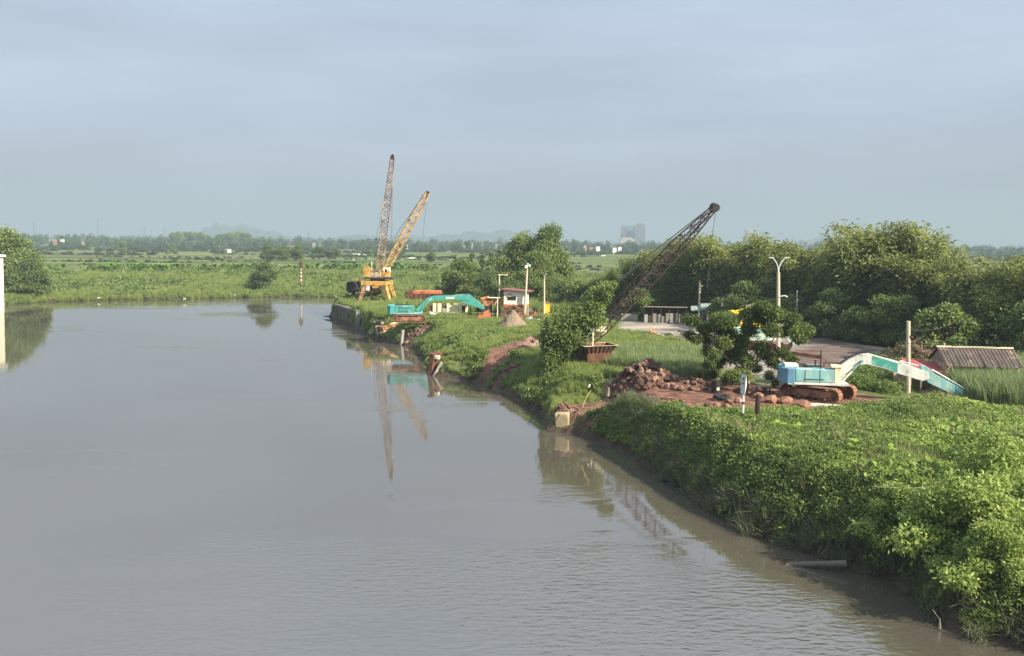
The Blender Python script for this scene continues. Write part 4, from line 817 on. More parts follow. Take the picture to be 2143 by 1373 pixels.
# ------------------------------------------------------------------ excavators
def excavator(label, loc, yaw_t, yaw_u, m_body, m_boomc, boomP, armP, cyl, s=1.0, cab=False, bucket=None, rail=None, group='excavators on the river bank', side=None, tankbox=None, mark=False, cabpost=False, m_arm=None, m_rail=None, stripe=None):
    e_ = empty('excavator', loc, 0, label, 'excavator', group); e_.scale = (s, s, s)
    u = Matrix.Rotation(yaw_u, 4, 'Z'); tr = Matrix.Rotation(yaw_t, 4, 'Z')
    def B_(mb, name, m, yaw=yaw_u, par=e_, bevel=0, smooth=False):
        return mb.build(name, m, par, rot=(0, 0, yaw) if par is e_ else None, bevel=bevel, smooth=smooth)
    for y0 in (-1.2, 1.2):
        n = 44; outer = []; Lh = 1.62; r = .44
        def prof(t, rr):
            per = 4*Lh+2*math.pi*rr; d = t*per
            if d < 2*Lh: return (-Lh+d, .46-rr)
            d -= 2*Lh
            if d < math.pi*rr: a = -math.pi/2+d/rr; return (Lh+rr*math.cos(a), .46+rr*math.sin(a))
            d -= math.pi*rr
            if d < 2*Lh: return (Lh-d, .46+rr)
            d -= 2*Lh; a = math.pi/2+d/rr; return (-Lh+rr*math.cos(a), .46+rr*math.sin(a))
        b = MB()
        for k in range(n):
            (x0, z0), (x1, z1) = prof(k/n, r), prof(((k+.9)/n) % 1, r)
            c_ = Vector(((x0+x1)/2, y0, (z0+z1)/2)); dx, dz = x1-x0, z1-z0; b.box(c_, (math.hypot(dx, dz), .6, .07), rot=(0, -math.atan2(dz, dx), 0))
        tk = B_(b, 'track', m_track, yaw_t)
        b = MB(); b.box((0, y0, .46), (3.1, .42, .5)); b.build('track_frame', m_track, tk)
        for xx, rr in ((-Lh, .36), (Lh, .36)):
            b = MB(); b.tube((xx, y0-.2, .46), (xx, y0+.2, .46), rr, 16); b.tube((xx, y0-.25, .46), (xx, y0+.25, .46), .15, 10); b.build('idler_wheel', m_rust, tk)
        b = MB()
        for k in range(6): xx = -1.3+k*.52; b.tube((xx, y0-.24, .18), (xx, y0+.24, .18), .12, 8)
        b.build('rollers', m_rust, tk)
    b = MB(); b.box((0, 0, .62), (1.9, 2.0, .42)); B_(b, 'undercarriage', m_track, yaw_t)
    b = MB(); b.tube((0, 0, .82), (0, 0, 1.02), .62, 20); B_(b, 'slewing_ring', m_dark)
    b = MB(); b.box((-.25, 0, 1.12), (3.9, 2.5, .18)); B_(b, 'deck', m_rail or m_white, bevel=.02)
    # counterweight with rounded rear
    b = MB(); pr = [(-1.75, -1.28), (-2.25, -1.25), (-2.55, -.95), (-2.68, -.4), (-2.68, .4), (-2.55, .95), (-2.25, 1.25), (-1.75, 1.28)]
    n = len(pr); b.add([(x, y, 1.08) for x, y in pr]+[(x*.99, y, 2.12) for x, y in pr], [tuple(range(n-1, -1, -1)), tuple(range(n, 2*n))]+[(i, (i+1) % n, n+(i+1) % n, n+i) for i in range(n)])
    B_(b, 'counterweight', side or m_body, bevel=.05)
    for y0 in (-.78, .78):
        b = MB(); x1 = .75 if y0 < 0 else .2
        b.box(((-1.72+x1)/2, y0, 1.66), (x1+1.72, .98, .88)); h_ = B_(b, 'side_hood', m_body, bevel=.04)
        b = MB(); b.box((-.55, y0+(.5 if y0 > 0 else -.5), 1.42), (1.3, .02, .05)); b.box((-1.1, y0+(.5 if y0 > 0 else -.5), 1.66), (.02, .02, .8)); b.box((-.15, y0+(.5 if y0 > 0 else -.5), 1.66), (.02, .02, .8)); b.build('seam', m_dark, h_)
    if mark:
        b = MB()
        for k in range(7): b.box((-1.05+k*.2, -1.285, 1.83), (.13, .02, .12))
        B_(b, 'faded_marking', m_dark)
    b = MB(); b.box((-.75, 0, 2.02), (1.9, .6, .35)); b.tube((-.2, .2, 2.1), (-.2, .2, 2.55), .06, 6); b.box((-1.2, 0, 2.2), (.7, .9, .16)); B_(b, 'engine', m_dark)
    if tankbox:
        b = MB(); b.box((-1.9, -.2, 2.22), (.9, 1.0, .22)); B_(b, 'air_filter_cover', m_white, bevel=.03)
    if cabpost:
        b = MB(); b.box((.98, -.85, 1.75), (.4, .75, 1.1)); b.box((.90, -.85, 2.3), (.7, .85, .14)); B_(b, 'tool_box', m_cream, bevel=.03)
    if cab:
        b = MB(); b.prism([(.35, 1.2), (1.5, 1.2), (1.55, 2.0), (1.25, 2.75), (.35, 2.75)], .35, 1.25); c_ = B_(b, 'cab', m_body, bevel=.03)
        b = MB(); b.box((.9, .33, 2.25), (.7, .03, .7)); b.box((.9, 1.27, 2.25), (.7, .03, .7)); b.box((1.44, .8, 2.3), (.03, .7, .6), rot=(0, -.38, 0)); b.build('window', m_window, c_)
    if rail:
        b = MB()
        for q in rail: b.tube(*q)
        B_(b, 'bent_railing', m_rust)
    def slab(pts, y0, y1): b = MB(); b.prism(pts, y0, y1); return b
    bm_ = B_(slab(boomP, -.24, .24), 'boom', m_boomc, bevel=.025)
    if stripe:
        for st_ in stripe: slab(st_[0], -.252, .252).build('paint_patch', st_[1], bm_)
    am_ = B_(slab(armP, -.18, .18), 'arm', m_arm or m_boomc, bevel=.02)
    for (a, c, r_, nm) in cyl:
        ys = (-.36, .36) if nm == 'boom_cylinder' else (0,)
        for y0 in ys:
            a3 = Vector((a[0], y0, a[1])); c3 = Vector((c[0], y0, c[1])); mid = a3.lerp(c3, .55)
            b = MB(); b.tube(a3, mid, r_, 10); b.tube(a3, a3+(a3-mid).normalized()*.01, r_*1.2, 8); o = B_(b, nm, m_boomc)
            b = MB(); b.tube(mid, c3, r_*.5, 8); b.tube((c3.x, y0-.12, c3.z), (c3.x, y0+.12, c3.z), r_*1.0, 10); b.build('piston_rod', m_galv if nm != 'boom_cylinder' else m_tealw, o)
    b = MB()
    for y0 in (-.1, .1): b.path([Vector((x, y0, z+.09)) for x, z in boomP[:6]], .03, 5)
    b.build('hydraulic_hose', m_black, bm_)
    if bucket:
        (bx_, bz_, ang, mbk) = bucket; c_, s_ = math.cos(ang), math.sin(ang)
        pf = [(0, 0), (.45, .12), (.95, -.05), (1.15, -.5), (.9, -.95), (.35, -1.0), (.55, -.6), (.5, -.25)]
        b = MB(); b.prism([(bx_+x*c_-z*s_, bz_+x*s_+z*c_) for x, z in pf], -.5, .5); o = B_(b, 'bucket', mbk, bevel=.02)
        b = MB()
        for k in range(5):
            y0 = -.42+k*.21; x, z = .35, -1.0; x2, z2 = .1, -1.02
            b.beam((bx_+x*c_-z*s_, y0, bz_+x*s_+z*c_), (bx_+x2*c_-z2*s_, y0, bz_+x2*s_+z2*c_), .08)
        b.build('tooth', m_galv, o)
    return e_
# right hand one; measured in the photograph at 32.6 px per metre
def pr_(o, k): return lambda l: [((x-o[0])*k, (o[1]-y)*k) for x, y in l]
E1 = W(1712, 832, 2.66)
q = pr_((1716, 840), 1/31.6)
excavator('turquoise excavator without a cab by the near thicket, white patched boom reaching right', E1, R(-44), R(-9), m_tealw, m_white,
    q([(1752, 772), (1775, 755), (1800, 743), (1816, 741), (1838, 747), (1880, 757), (1936, 777), (1938, 790), (1925, 796), (1880, 783), (1845, 771), (1812, 764), (1796, 766), (1778, 779), (1756, 796)]),
    q([(1920, 762), (1931, 764), (1948, 779), (2008, 812), (2008, 822), (1990, 824), (1938, 800), (1924, 785)]),
    [(q([(1758, 806)])[0], q([(1801, 757)])[0], .075, 'boom_cylinder'), (q([(1846, 748)])[0], q([(1922, 765)])[0], .07, 'arm_cylinder'), (q([(1945, 772)])[0], q([(2008, 808)])[0], .06, 'bucket_cylinder')],
    side=mat('shaded_blue_paint', (.12, .26, .36), .55, .12, 2, (.2, .5, .52), .3), tankbox=True, cabpost=True, m_arm=m_tealw,  # shade of the rear face put into the counterweight colour, darker and bluer
    bucket=(q([(2005, 820)])[0][0], q([(2005, 820)])[0][1], R(-60), m_rust),
    rail=[((-.05, -.9, 2.1), (-.05, -.9, 3.35), .06, 5), ((.0, -.9, 2.9), (.75, -.9, 2.2), .03, 5), ((-1.75, -.9, 3.3), (-.05, -.9, 3.3), .025, 5), ((.3, -.2, 2.1), (.3, -.2, 2.5), .05, 5), ((.3, -.2, 2.45), (1.2, -.2, 2.5), .04, 5)],
    stripe=[(q([(1822, 745), (1852, 753), (1874, 760), (1874, 779), (1850, 770), (1822, 763)]), m_teal)])
E2 = W(855, 677, 2.6); E2.z += .25
q = pr_((852, 680), 1/17.3)
excavator('green excavator above the wrecked wharf, boom stretched right to the rusty hopper', E2, R(9), R(3), m_teal, m_teal,
    q([(868, 652), (893, 628), (905, 623), (960, 621), (985, 618), (992, 624), (985, 634), (960, 631), (905, 633), (892, 640), (876, 662)]),
    q([(955, 619), (985, 619), (1000, 630), (1020, 647), (1018, 652), (985, 643), (965, 634), (952, 627)]),
    [(q([(874, 664)])[0], q([(897, 631)])[0], .09, 'boom_cylinder'), (q([(921, 622)])[0], q([(957, 622)])[0], .09, 'arm_cylinder'), (q([(985, 624)])[0], q([(1015, 643)])[0], .07, 'bucket_cylinder')],
    side=mat('bright_teal_paint', (.08, .34, .32), .5, .15, 2), mark=True, m_rail=m_tealw, bucket=None,
    stripe=[(q([(934, 625), (952, 625), (952, 629), (934, 629)]), m_cream)])
E3 = W(1590, 732, 2.6)
q = pr_((1590, 742), 1/23.0)
excavator('pale green excavator hidden behind the spreading tree, its boom bent over to the right', E3, R(-30), R(-14), mat('pale_green_paint', (.42, .66, .46), .6, .15, 2, (.65, .72, .6), .35), mat('pale_green_boom', (.60, .72, .55), .6, .15, 2),
    q([(1598, 712), (1596, 690), (1603, 675), (1620, 672), (1640, 680), (1650, 690), (1642, 698), (1630, 688), (1612, 684), (1607, 694), (1608, 712)]),
    q([(1636, 684), (1652, 684), (1664, 700), (1667, 728), (1658, 729), (1640, 700)]),
    [(q([(1603, 720)])[0], q([(1612, 688)])[0], .08, 'boom_cylinder'), (q([(1612, 674)])[0], q([(1640, 682)])[0], .08, 'arm_cylinder')],
    cab=False, bucket=(q([(1660, 718)])[0][0], q([(1660, 718)])[0][1], R(-100), m_dark))
E4 = W(1572, 716, 2.6)
q = pr_((1572, 722), 1/20.5)
excavator('yellow excavator behind the spreading tree, bucket raised on its left', E4, R(150), R(178), m_signy, m_signy,
    [(-x, z) for x, z in q([(1560, 700), (1562, 668), (1578, 640), (1592, 640), (1598, 650), (1584, 655), (1574, 675), (1572, 700)])][::-1],
    [(-x, z) for x, z in q([(1590, 640), (1560, 645), (1530, 655), (1532, 662), (1562, 654), (1592, 652)])][::-1],
    [((-x1, z1), (-x2, z2), .08, nm) for (x1, z1), (x2, z2), nm in [(q([(1566, 708)])[0], q([(1570, 672)])[0], 'boom_cylinder'), (q([(1584, 636)])[0], q([(1560, 642)])[0], 'arm_cylinder')]],
    cab=True, bucket=(-q([(1542, 656)])[0][0], q([(1542, 656)])[0][1], R(10), m_signy))
# ------------------------------------------------------------------ wharf
a_, b_ = W(697, 668, 0), W(745, 685, 0)
d_ = (b_-a_).normalized(); L_ = (b_-a_).length; nrm = Vector((d_.y, -d_.x, 0)); 
if nrm.y > 0: nrm = -nrm
yaw = math.atan2(d_.y, d_.x)
qw = empty('quay_wall', (a_.x, a_.y, 0), yaw, 'dark ribbed concrete quay wall at the tip of the wharf', 'wall')
npan = 14; pw = L_/npan
for k in range(npan):
    b = MB(); b.box(((k+.5)*pw, .35+(k % 3)*.012, .25), (pw*.93, .5, 4.2)); b.build('wall_panel', m_dconc, qw, bevel=.03)
b = MB(); b.box((L_/2, .45, 2.45), (L_, .75, .28)); b.build('coping', m_conc, qw, bevel=.03)
b = MB(); b.box((L_/2, .02, .35), (L_, .12, .16)); b.build('waling', m_dark, qw)
b = MB(); b.box((-.55, 1.6, .4), (.6, 3.2, 4.0)); b.box((-.95, 1.2, .1), (.5, 2.2, 3.0)); b.build('end_block', m_dconc, qw, bevel=.1)
b = MB(); b.tube((-.8, 0, .35), (-2.6, -.8, .3), .2, 7, .08); b.build('mooring_bracket', m_dark, qw)
def post(name, px, py, hgt, r, label, lean=(0, 0), m=m_conc, grp='broken wharf piles', z=0, cat='pile', sq=True):
    p_ = W(px, py, z); e_ = Vector((lean[0], lean[1], hgt)); b = MB()
    if sq: b.beam((0, 0, -1), e_, r)
    else: b.tube((0, 0, -1), e_, r/2, 8)
    o = b.build(name, m, None, loc=p_, bevel=.01); tag(o, label, cat, grp); return o
post('concrete_pile', 747, 689, 2.6, .45, 'pale leaning wharf pile right at the end of the quay wall', (.1, 0))
post('concrete_pile', 754, 691, 2.0, .35, 'thinner wharf pile second from the quay wall end', (-.1, 0))
post('concrete_pile', 785, 700, 2.5, .3, 'dark pile left of the yellow tipper body', (0, 0), m_dconc)
post('concrete_pile', 790, 708, 1.7, .5, 'thick white topped pile below the yellow tipper body', (0, 0), m_conc)
post('concrete_pile', 831, 716, 1.5, .28, 'leftmost of three leaning piles under the green excavator', (-.25, 0))
post('concrete_pile', 838, 722, 1.9, .35, 'middle and thickest of three leaning piles under the green excavator', (.25, .2))
post('concrete_pile', 848, 720, 1.8, .25, 'rightmost of three leaning piles under the green excavator', (.35, .2))
post('concrete_pile', 779, 688, 2.2, .25, 'slim pile standing behind the tipper body', (0, 0), m_dconc)
p0 = W(848, 716, .2); p1 = W(883, 697, 1.6); b = MB(); b.beam((0, 0, 0), p1-p0, .22); tag(b.build('fallen_pole', m_conc, None, loc=p0), 'long pale concrete pole fallen against the bank under the green excavator', 'pole')
p0 = W(765, 692, .05); b = MB(); b.prism([(-.9, 0), (.9, 0), (.6, .28), (-.7, .34)], -.3, .3); tag(b.build('sunken_boat', m_wood, None, loc=p0), 'small pale wreck half sunk below the quay', 'boat')
tp = empty('tipper_body', tuple(W(815, 702, .5)), R(14), 'rusty yellow tipper body with cream rails dumped on the broken wharf', 'tipper body', rot=(R(-8), R(-9), R(12)))
b = MB(); b.box((0, 0, .75), (3.0, 1.8, 1.35)); b.build('box', mat('rusty_ochre_paint', (.34, .19, .06), .8, .3, 2, RUST, .55, 1.2), tp, bevel=.04)
for k in range(2):
    b = MB(); b.box((-.8+k*1.15, -.93, .55), (.9, .06, .28)); b.build('rail', m_cream, tp)
b = MB(); b.box((.55, -.93, .7), (.22, .06, .34)); b.build('rail', m_cream, tp)
b = MB(); b.box((-1.53, -.8, .9), (.1, .16, 1.1)); b.build('corner_post', m_cream, tp)
b = MB(); b.box((.9, -.5, 1.5), (1.1, .8, .14)); b.build('top_plate', m_cream, tp)
b = MB(); b.box((0, 0, -.05), (2.6, 1.2, .25)); b.tube((-.8, -.95, -.15), (-.8, .95, -.15), .28, 10); b.tube((.2, -.95, -.15), (.2, .95, -.15), .28, 10); b.build('chassis', m_dark, tp)
b = MB()
for k in range(4): b.box((1.9+k*.5, -.2+rng.normal()*.3, .5+rng.normal()*.2), (.9, .5, .5), rot=(rng.normal()*.4, rng.normal()*.4, rng.normal()))
b.build('torn_panel', mat('ochre_scrap', (.36, .22, .07), .8, .3, 2, RUST, .5), tp)
# rubble under the green excavator & other rocks
def rock_mesh(seed, m, sub=2, sq=.75, rough=.22):
    import bmesh as BM
    bm = BM.new(); BM.ops.create_icosphere(bm, subdivisions=sub, radius=1.0); r_ = np.random.default_rng(seed)
    pl = unit(r_.normal(size=(9, 3))); dd = r_.uniform(.55, .85, 9)
    for v in bm.verts:
        c = np.array(v.co)
        for n_, d in zip(pl, dd):
            k = c@n_
            if k > d: c = c-n_*(k-d)
        c = c*(1+rough*.3*r_.normal()); v.co = c*np.array([1, r_.uniform(.8, .81), sq])
    me = bpy.data.meshes.new('rock'); bm.to_mesh(me); bm.free(); me.materials.append(m); return me
RK = {nm: [rock_mesh(s_*7+i, m_, 1) for i in range(5)] for s_, (nm, m_) in enumerate([('d', m_rockdk), ('r', m_rock), ('o', m_orange)])}
def rock(kind, P_, s, parent=None, name='rock', lab=None, cat=None, grp=None):
    o = obj(name, RK[kind][int(rng.integers(5))], parent, P_); k = rng.uniform(.75, 1.25, 3)*s; o.scale = k; o.rotation_euler = rng.uniform(-1, 1, 3)*np.array([.5, .5, 3.1])
    if lab: tag(o, lab, cat, grp)
    return o
def rock_pile(label, px, py, wd, dp, h, n, kinds, rs, z=2.6, mm=None, cat='rock pile'):
    c_ = W(px, py, z); c_.z = tz(c_.x, c_.y); e_ = empty('rock_pile', c_, 0, label, cat); n1 = 28; V = []; TT = terr([[c_.x+(i/n1*2-1)*wd*1.1, c_.y+(j/n1*2-1)*dp*1.1] for j in range(n1+1) for i in range(n1+1)])[0]-c_.z; RR = []
    for j in range(n1+1):
        for i in range(n1+1):
            x, y = (i/n1*2-1)*wd*1.1, (j/n1*2-1)*dp*1.1; r_ = math.hypot(x/wd, y/dp); z_ = h*max(0, 1-r_)**1.0*(1+.25*fbm(np.array([x*3]), np.array([y*3+px]), 2)[0])-.12
            V.append((x, y, z_+TT[j*(n1+1)+i])); RR.append(r_)
    Fq = [(j*(n1+1)+i, j*(n1+1)+i+1, (j+1)*(n1+1)+i+1, (j+1)*(n1+1)+i) for j in range(n1) for i in range(n1) if RR[j*(n1+1)+i] < 1.08]
    obj('mound', npmesh('mound', V, Fq, mm or m_rockdk, smooth=True), e_)
    for k in range(n):
        a = rng.uniform(0, 6.28); r_ = math.sqrt(rng.uniform(0, 1)); zz = h*(1-r_)*.95
        rock(kinds[int(rng.integers(len(kinds)))], (r_*wd*math.cos(a), r_*dp*math.sin(a), zz+.3*rs+tz(c_.x+r_*wd*math.cos(a), c_.y+r_*dp*math.sin(a))-c_.z), rs*rng.uniform(.5, 1.3)*(1.15-.3*(1-r_)), e_)
    return e_
rock_pile('large heap of dark reddish quarry rocks between the brown crane and the spreading tree', 1352, 806, 2.7, 2.2, 1.95, 190, 'ddrdd', .34)
rock_pile('lower right spur of dark rocks running from the heap to the spreading tree', 1430, 812, 2.6, 1.4, .95, 70, 'ddrdo', .24)
rock_pile('low brown rubble and mud between the big rock heap and the red spit', 1355, 840, 2.6, 1.0, .22, 90, 'rddo', .12, mm=mat('red_soil', (.15, .08, .055), .95, .3, 2, (.09, .05, .038), .4))
rock_pile('dark rubble sliding to the water under the green excavator', 870, 698, 2.2, 1.4, .6, 34, 'rrr', .22, z=1.4, mm=m_rockdk)
rock_pile('grey and purple pile of rubble by the red track left of the bush', 1098, 734, 1.6, 1.0, .6, 50, 'drr', .18)
rock_pile('rounded brown spoil mound left of the bush covered crane', 1110, 722, 1.9, 1.2, .9, 10, 'dr', .2, mm=m_rock)
rock_pile('grey rubble sliding down the bank below the bush', 1052, 790, 2.0, 1.3, .9, 50, 'ddr', .18, z=.9)
rock_pile('line of loose stones and scrap along the front of the yard', 1372, 714, 3.2, .9, .7, 60, 'rrod', .28)
rock_pile('second stretch of loose stones left of the scrap line', 1322, 708, 2.0, .8, .5, 40, 'ddr', .22)
rock_pile('rough stones at the waterline of the red spit', 1262, 905, 1.6, .8, .5, 70, 'dr', .11, z=.3)
rock_pile('stones around the concrete block on the red spit', 1180, 893, 1.2, .8, .6, 60, 'dro', .12, z=.2)
GB = 'orange boulders in front of the turquoise excavator'
bd = [(1440, 852, .5, 'o', 'orange boulder at the left end of the row'), (1502, 850, .55, 'o', 'upright orange boulder second from the left of the row'), (1525, 842, .5, 'd', 'dark boulder in the row left of the white marker'), (1545, 838, .55, 'o', 'flat slab like boulder left behind the white marker'),
      (1480, 846, .4, 'd', 'dark purple boulder between the two leftmost orange ones'), (1588, 828, .6, 'o', 'orange boulder behind the rusty post'), (1615, 838, .8, 'o', 'wide orange boulder right of the rusty post'), (1630, 824, .6, 'o', 'pointed tan boulder at the top of the heap'),
      (1648, 840, .7, 'o', 'orange boulder in the middle of the heap before the track'), (1672, 830, .45, 'd', 'dark boulder wedged against the excavator track'), (1685, 846, .6, 'o', 'triangular orange boulder at the right end of the row'), (1570, 822, .4, 'o', 'small round boulder right of the white marker'),
      (1522, 852, .5, 'o', 'orange boulder at the front left of the white marker'), (1600, 812, .4, 'r', 'small brown boulder below the grey bench')]
for px, py, s, k, lab in bd:
    p_ = W(px, py, 2.8); rock(k, p_, s*.85, None, 'boulder', lab, 'boulder', GB)
# flat concrete strip in front of the excavator tracks
p_ = W(1752, 850, 2.72); b = MB(); b.box((0, 0, 0), (4.6, .5, .14)); tag(b.build('concrete_kerb', mat('pale_kerb', (.60, .56, .44), .9, .1, 3), None, loc=p_, rot=(0, 0, R(-14)), bevel=.02), 'pale flat concrete beam lying in front of the excavator tracks', 'kerb')
# concrete blocks at the spit and at the grass point
p_ = W(1180, 898, .1); b = MB(); b.box((0, 0, .5), (1.0, 1.1, 1.5)); tag(b.build('concrete_block', mat('ochre_concrete', (.34, .28, .16), .9, .25, 2, (.2, .15, .1), .3), None, loc=p_, rot=(R(6), R(-4), R(-14)), bevel=.1), 'big rounded ochre concrete block at the water end of the red spit', 'concrete block')
cp = empty('collapsed_wall', tuple(W(906, 786, 0)), R(-25), 'brown collapsed concrete end wall at the grassy point', 'wall')
b = MB(); b.box((-.3, .9, .9), (.5, 1.8, 2.5), rot=(0, R(8), 0)); b.build('slab', m_rust, cp, bevel=.05)
b = MB(); b.box((.25, .35, 1.75), (.5, .4, .35)); b.build('pale_stone', m_cream, cp, bevel=.05)
for k in range(2):
    b = MB(); b.beam((.1+.75*k, -.2, -.2), (.75+.75*k, .4, 1.35-.3*k), .26); b.build('pile', m_conc, cp)
b = MB(); b.box((-.3, .8, 2.05), (.6, 1.8, .2)); b.build('cap', m_rust, cp, bevel=.05)
# ------------------------------------------------------------------ plant, barge, hut
bg = empty('rusty_barge', tuple(W(888, 639, 2.6)+Vector((0, 0, .45))), R(-4), 'rusty steel hull with an orange top, set ashore behind the green boom', 'barge')
b = MB(); b.prism([(-2.6, 0), (2.8, 0), (3.0, 1.6), (-3.1, 1.5)], -1.2, 1.2); b.build('hull', m_rust, bg, bevel=.05)
b = MB(); b.box((.5, 0, 1.75), (4.4, 2.2, .5)); b.build('top', m_orpaint, bg, bevel=.04)
b = MB(); b.box((-2.3, -.2, 1.2), (1.3, 2.3, 1.5)); b.build('end_box', m_rust, bg, bevel=.04)
b = MB()
for k in range(7): b.box((-2.2+k*.75, -1.24, .8), (.07, .08, 1.4))
b.build('rib', m_brown, bg)
fw = empty('pillar_wall', tuple(W(935, 660, 2.6)), 0, 'low wall of cream pillars and red brown panels behind the green excavator', 'wall')
KF = 117/1800
for px, w_ in [(908, 7), (919, 8), (955, 8), (965, 6), (938, 6), (978, 5)]:
    b = MB(); b.box(((px-935)*KF, 0, .8), (w_*KF, .35, 1.75)); b.build('pillar', m_cream, fw, bevel=.02)
for px, w_ in [(930, 14), (946, 10), (972, 12), (900, 9)]:
    b = MB(); b.box(((px-935)*KF, .1, .75), (w_*KF, .12, 1.3)); b.build('panel', m_rust if px != 946 else m_cream, fw)
b = MB(); b.box((2*KF, -.15, .25), (70*KF, .2, .5)); b.build('footing', m_cream, fw)
b = MB(); b.box((-5*KF, -.22, .5), (9*KF, .1, 1.0)); b.build('panel', m_polegrey, fw)
hp = empty('rusty_hopper', tuple(W(1024, 668, 2.6)), 0, 'rust brown feed hopper with white posts left of the gravel cone', 'hopper')
KH = 113/1800
lh = lambda px, py, y=0: Vector(((px-1024)*KH, y, (668-py)*KH))
b = MB()
for x0, x1 in ((1008, 1012), (1040, 1036)):
    for y0 in (-1, 1): b.beam(lh(x1, 668, y0), lh(x0, 632, y0), .16)
b.box(lh(1024, 652), (2.0, 1.8, .15)); b.box(lh(1019, 645), (1.3, 1.2, 1.1)); b.build('frame', m_dark, hp)
b = MB(); b.prism([tuple(lh(x, y).xz) for x, y in [(1004, 622), (1022, 618), (1034, 632), (1020, 640), (1006, 636)]], -.9, .9); b.build('drum', mat('ochre_rust', (.42, .20, .08), .8, .35, 2, RUST, .5, 1.5), hp, bevel=.08)
b = MB(); b.prism([tuple(lh(x, y).xz) for x, y in [(1028, 622), (1046, 620), (1062, 634), (1060, 640), (1042, 640), (1050, 655), (1046, 662), (1038, 640)]], -.7, .7); b.build('chute', mat('tan_rust', (.40, .26, .13), .85, .3, 2, RUST, .4, 1.5), hp, bevel=.05)
b = MB(); b.box(lh(1042, 644, -1.2), (.13, .13, 2.9)); b.box(lh(1034, 620, -1.1), (1.7, .3, .12)); b.build('post', m_cream, hp)
b = MB(); b.prism([tuple(lh(x, y).xz) for x, y in [(1010, 652), (1024, 645), (1030, 668), (1012, 668)]], -1.4, -1.0); b.build('plate', m_orpaint, hp)
dr = empty('rusty_drum_screen', tuple(W(1074, 674, 2.6)), 0, 'round rusty drum screen under the white hut, half behind the gravel cone', 'machine')
b = MB(); n = 18; ro, ri = 1.6, 1.15; z0 = .5; V = []; 
for y0 in (-.8, .9):
    for rr in (ro, ri):
        for k in range(n+1): a = math.pi*k/n*1.25-.4; V.append((rr*math.cos(a), y0, z0+rr*math.sin(a)))
m4 = n+1
Fq = []
for k in range(n): Fq += [(k, k+1, 2*m4+k+1, 2*m4+k), (m4+k+1, m4+k, 3*m4+k, 3*m4+k+1), (k+1, k, m4+k, m4+k+1), (2*m4+k, 2*m4+k+1, 3*m4+k+1, 3*m4+k)]
b.add(V, Fq); b.build('shell', m_rust, dr)
b = MB(); b.box((.5, 0, .5), (2.6, 1.2, 1.1)); b.tube((.9, -.9, .9), (.9, .9, .9), .5, 14); b.build('frame', m_track, dr)
# gravel cone
gc = W(1073, 688, 2.6); V = [(0, 0, 2.35)]; n = 40; rings = 9
for j in range(1, rings+1):
    for k in range(n):
        a = 2*math.pi*k/n; r_ = 2.1*j/rings*(1+.06*rng.normal()); V.append((r_*math.cos(a)*1.05, r_*math.sin(a), max(2.35*(1-j/rings*1.02)+.05*rng.normal(), -.1)))
Fq = [(0, 1+k, 1+(k+1) % n, 0) for k in range(n)]
bme = bpy.data.meshes.new('gravel_cone'); bme.from_pydata(V, [], [(0, 1+k, 1+(k+1) % n) for k in range(n)]+[(1+(j-1)*n+k, 1+j*n+k, 1+j*n+(k+1) % n, 1+(j-1)*n+(k+1) % n) for j in range(1, rings) for k in range(n)]); bme.materials.append(m_sand)
bme.polygons.foreach_set('use_smooth', [True]*len(bme.polygons)); tag(obj('gravel_heap', bme, None, gc), 'brown cone of gravel in front of the white hut', 'gravel heap')
# hut
YH = 116.0; KHt = YH/1800; hu0 = Hh(1078, 668, YH)
hu = empty('stilt_hut', (hu0.x, YH, 2.6), R(-12), 'white hut on stilts with a dark window and red trim above the drum', 'hut')
lu = lambda px, py, y=0: Vector(((px-1078)*KHt, y, (669-py)*KHt))
b = MB(); b.box(lu(1080, 621, 0), (2.9, 2.4, 1.75)); wl = b.build('wall', mat('white_plaster', (.80, .76, .62), .8, .08, 2), hu)
b = MB(); b.box(lu(1080, 606.2, 0)+Vector((.15, -.1, .0)), (3.9, 3.1, .14), rot=(0, R(4), 0)); b.build('roof', mat('dark_red_roof', (.22, .09, .08), .8, .3, 2), hu)
b = MB(); b.box(lu(1074.5, 622.5, -1.22), (1.15, .05, .5)); b.build('window', m_window, hu)
b = MB(); b.box(lu(1069, 616.5, -1.25), (.6, .05, .42)); b.build('shutter', m_wall, hu)
b = MB(); b.box(lu(1080, 639, 0), (2.95, 2.5, .5)); b.build('floor_band', m_orpaint, hu)
b = MB(); b.box(lu(1080, 635.2, 0), (3.0, 2.55, .12)); b.build('sill', m_cream, hu)
for x0, y0 in ((1059, -1), (1101, -1), (1059, 1), (1101, 1)):
    b = MB(); b.box(lu(x0, 656, y0), (.25, .25, 1.8)); b.build('stilt', m_wall, hu)
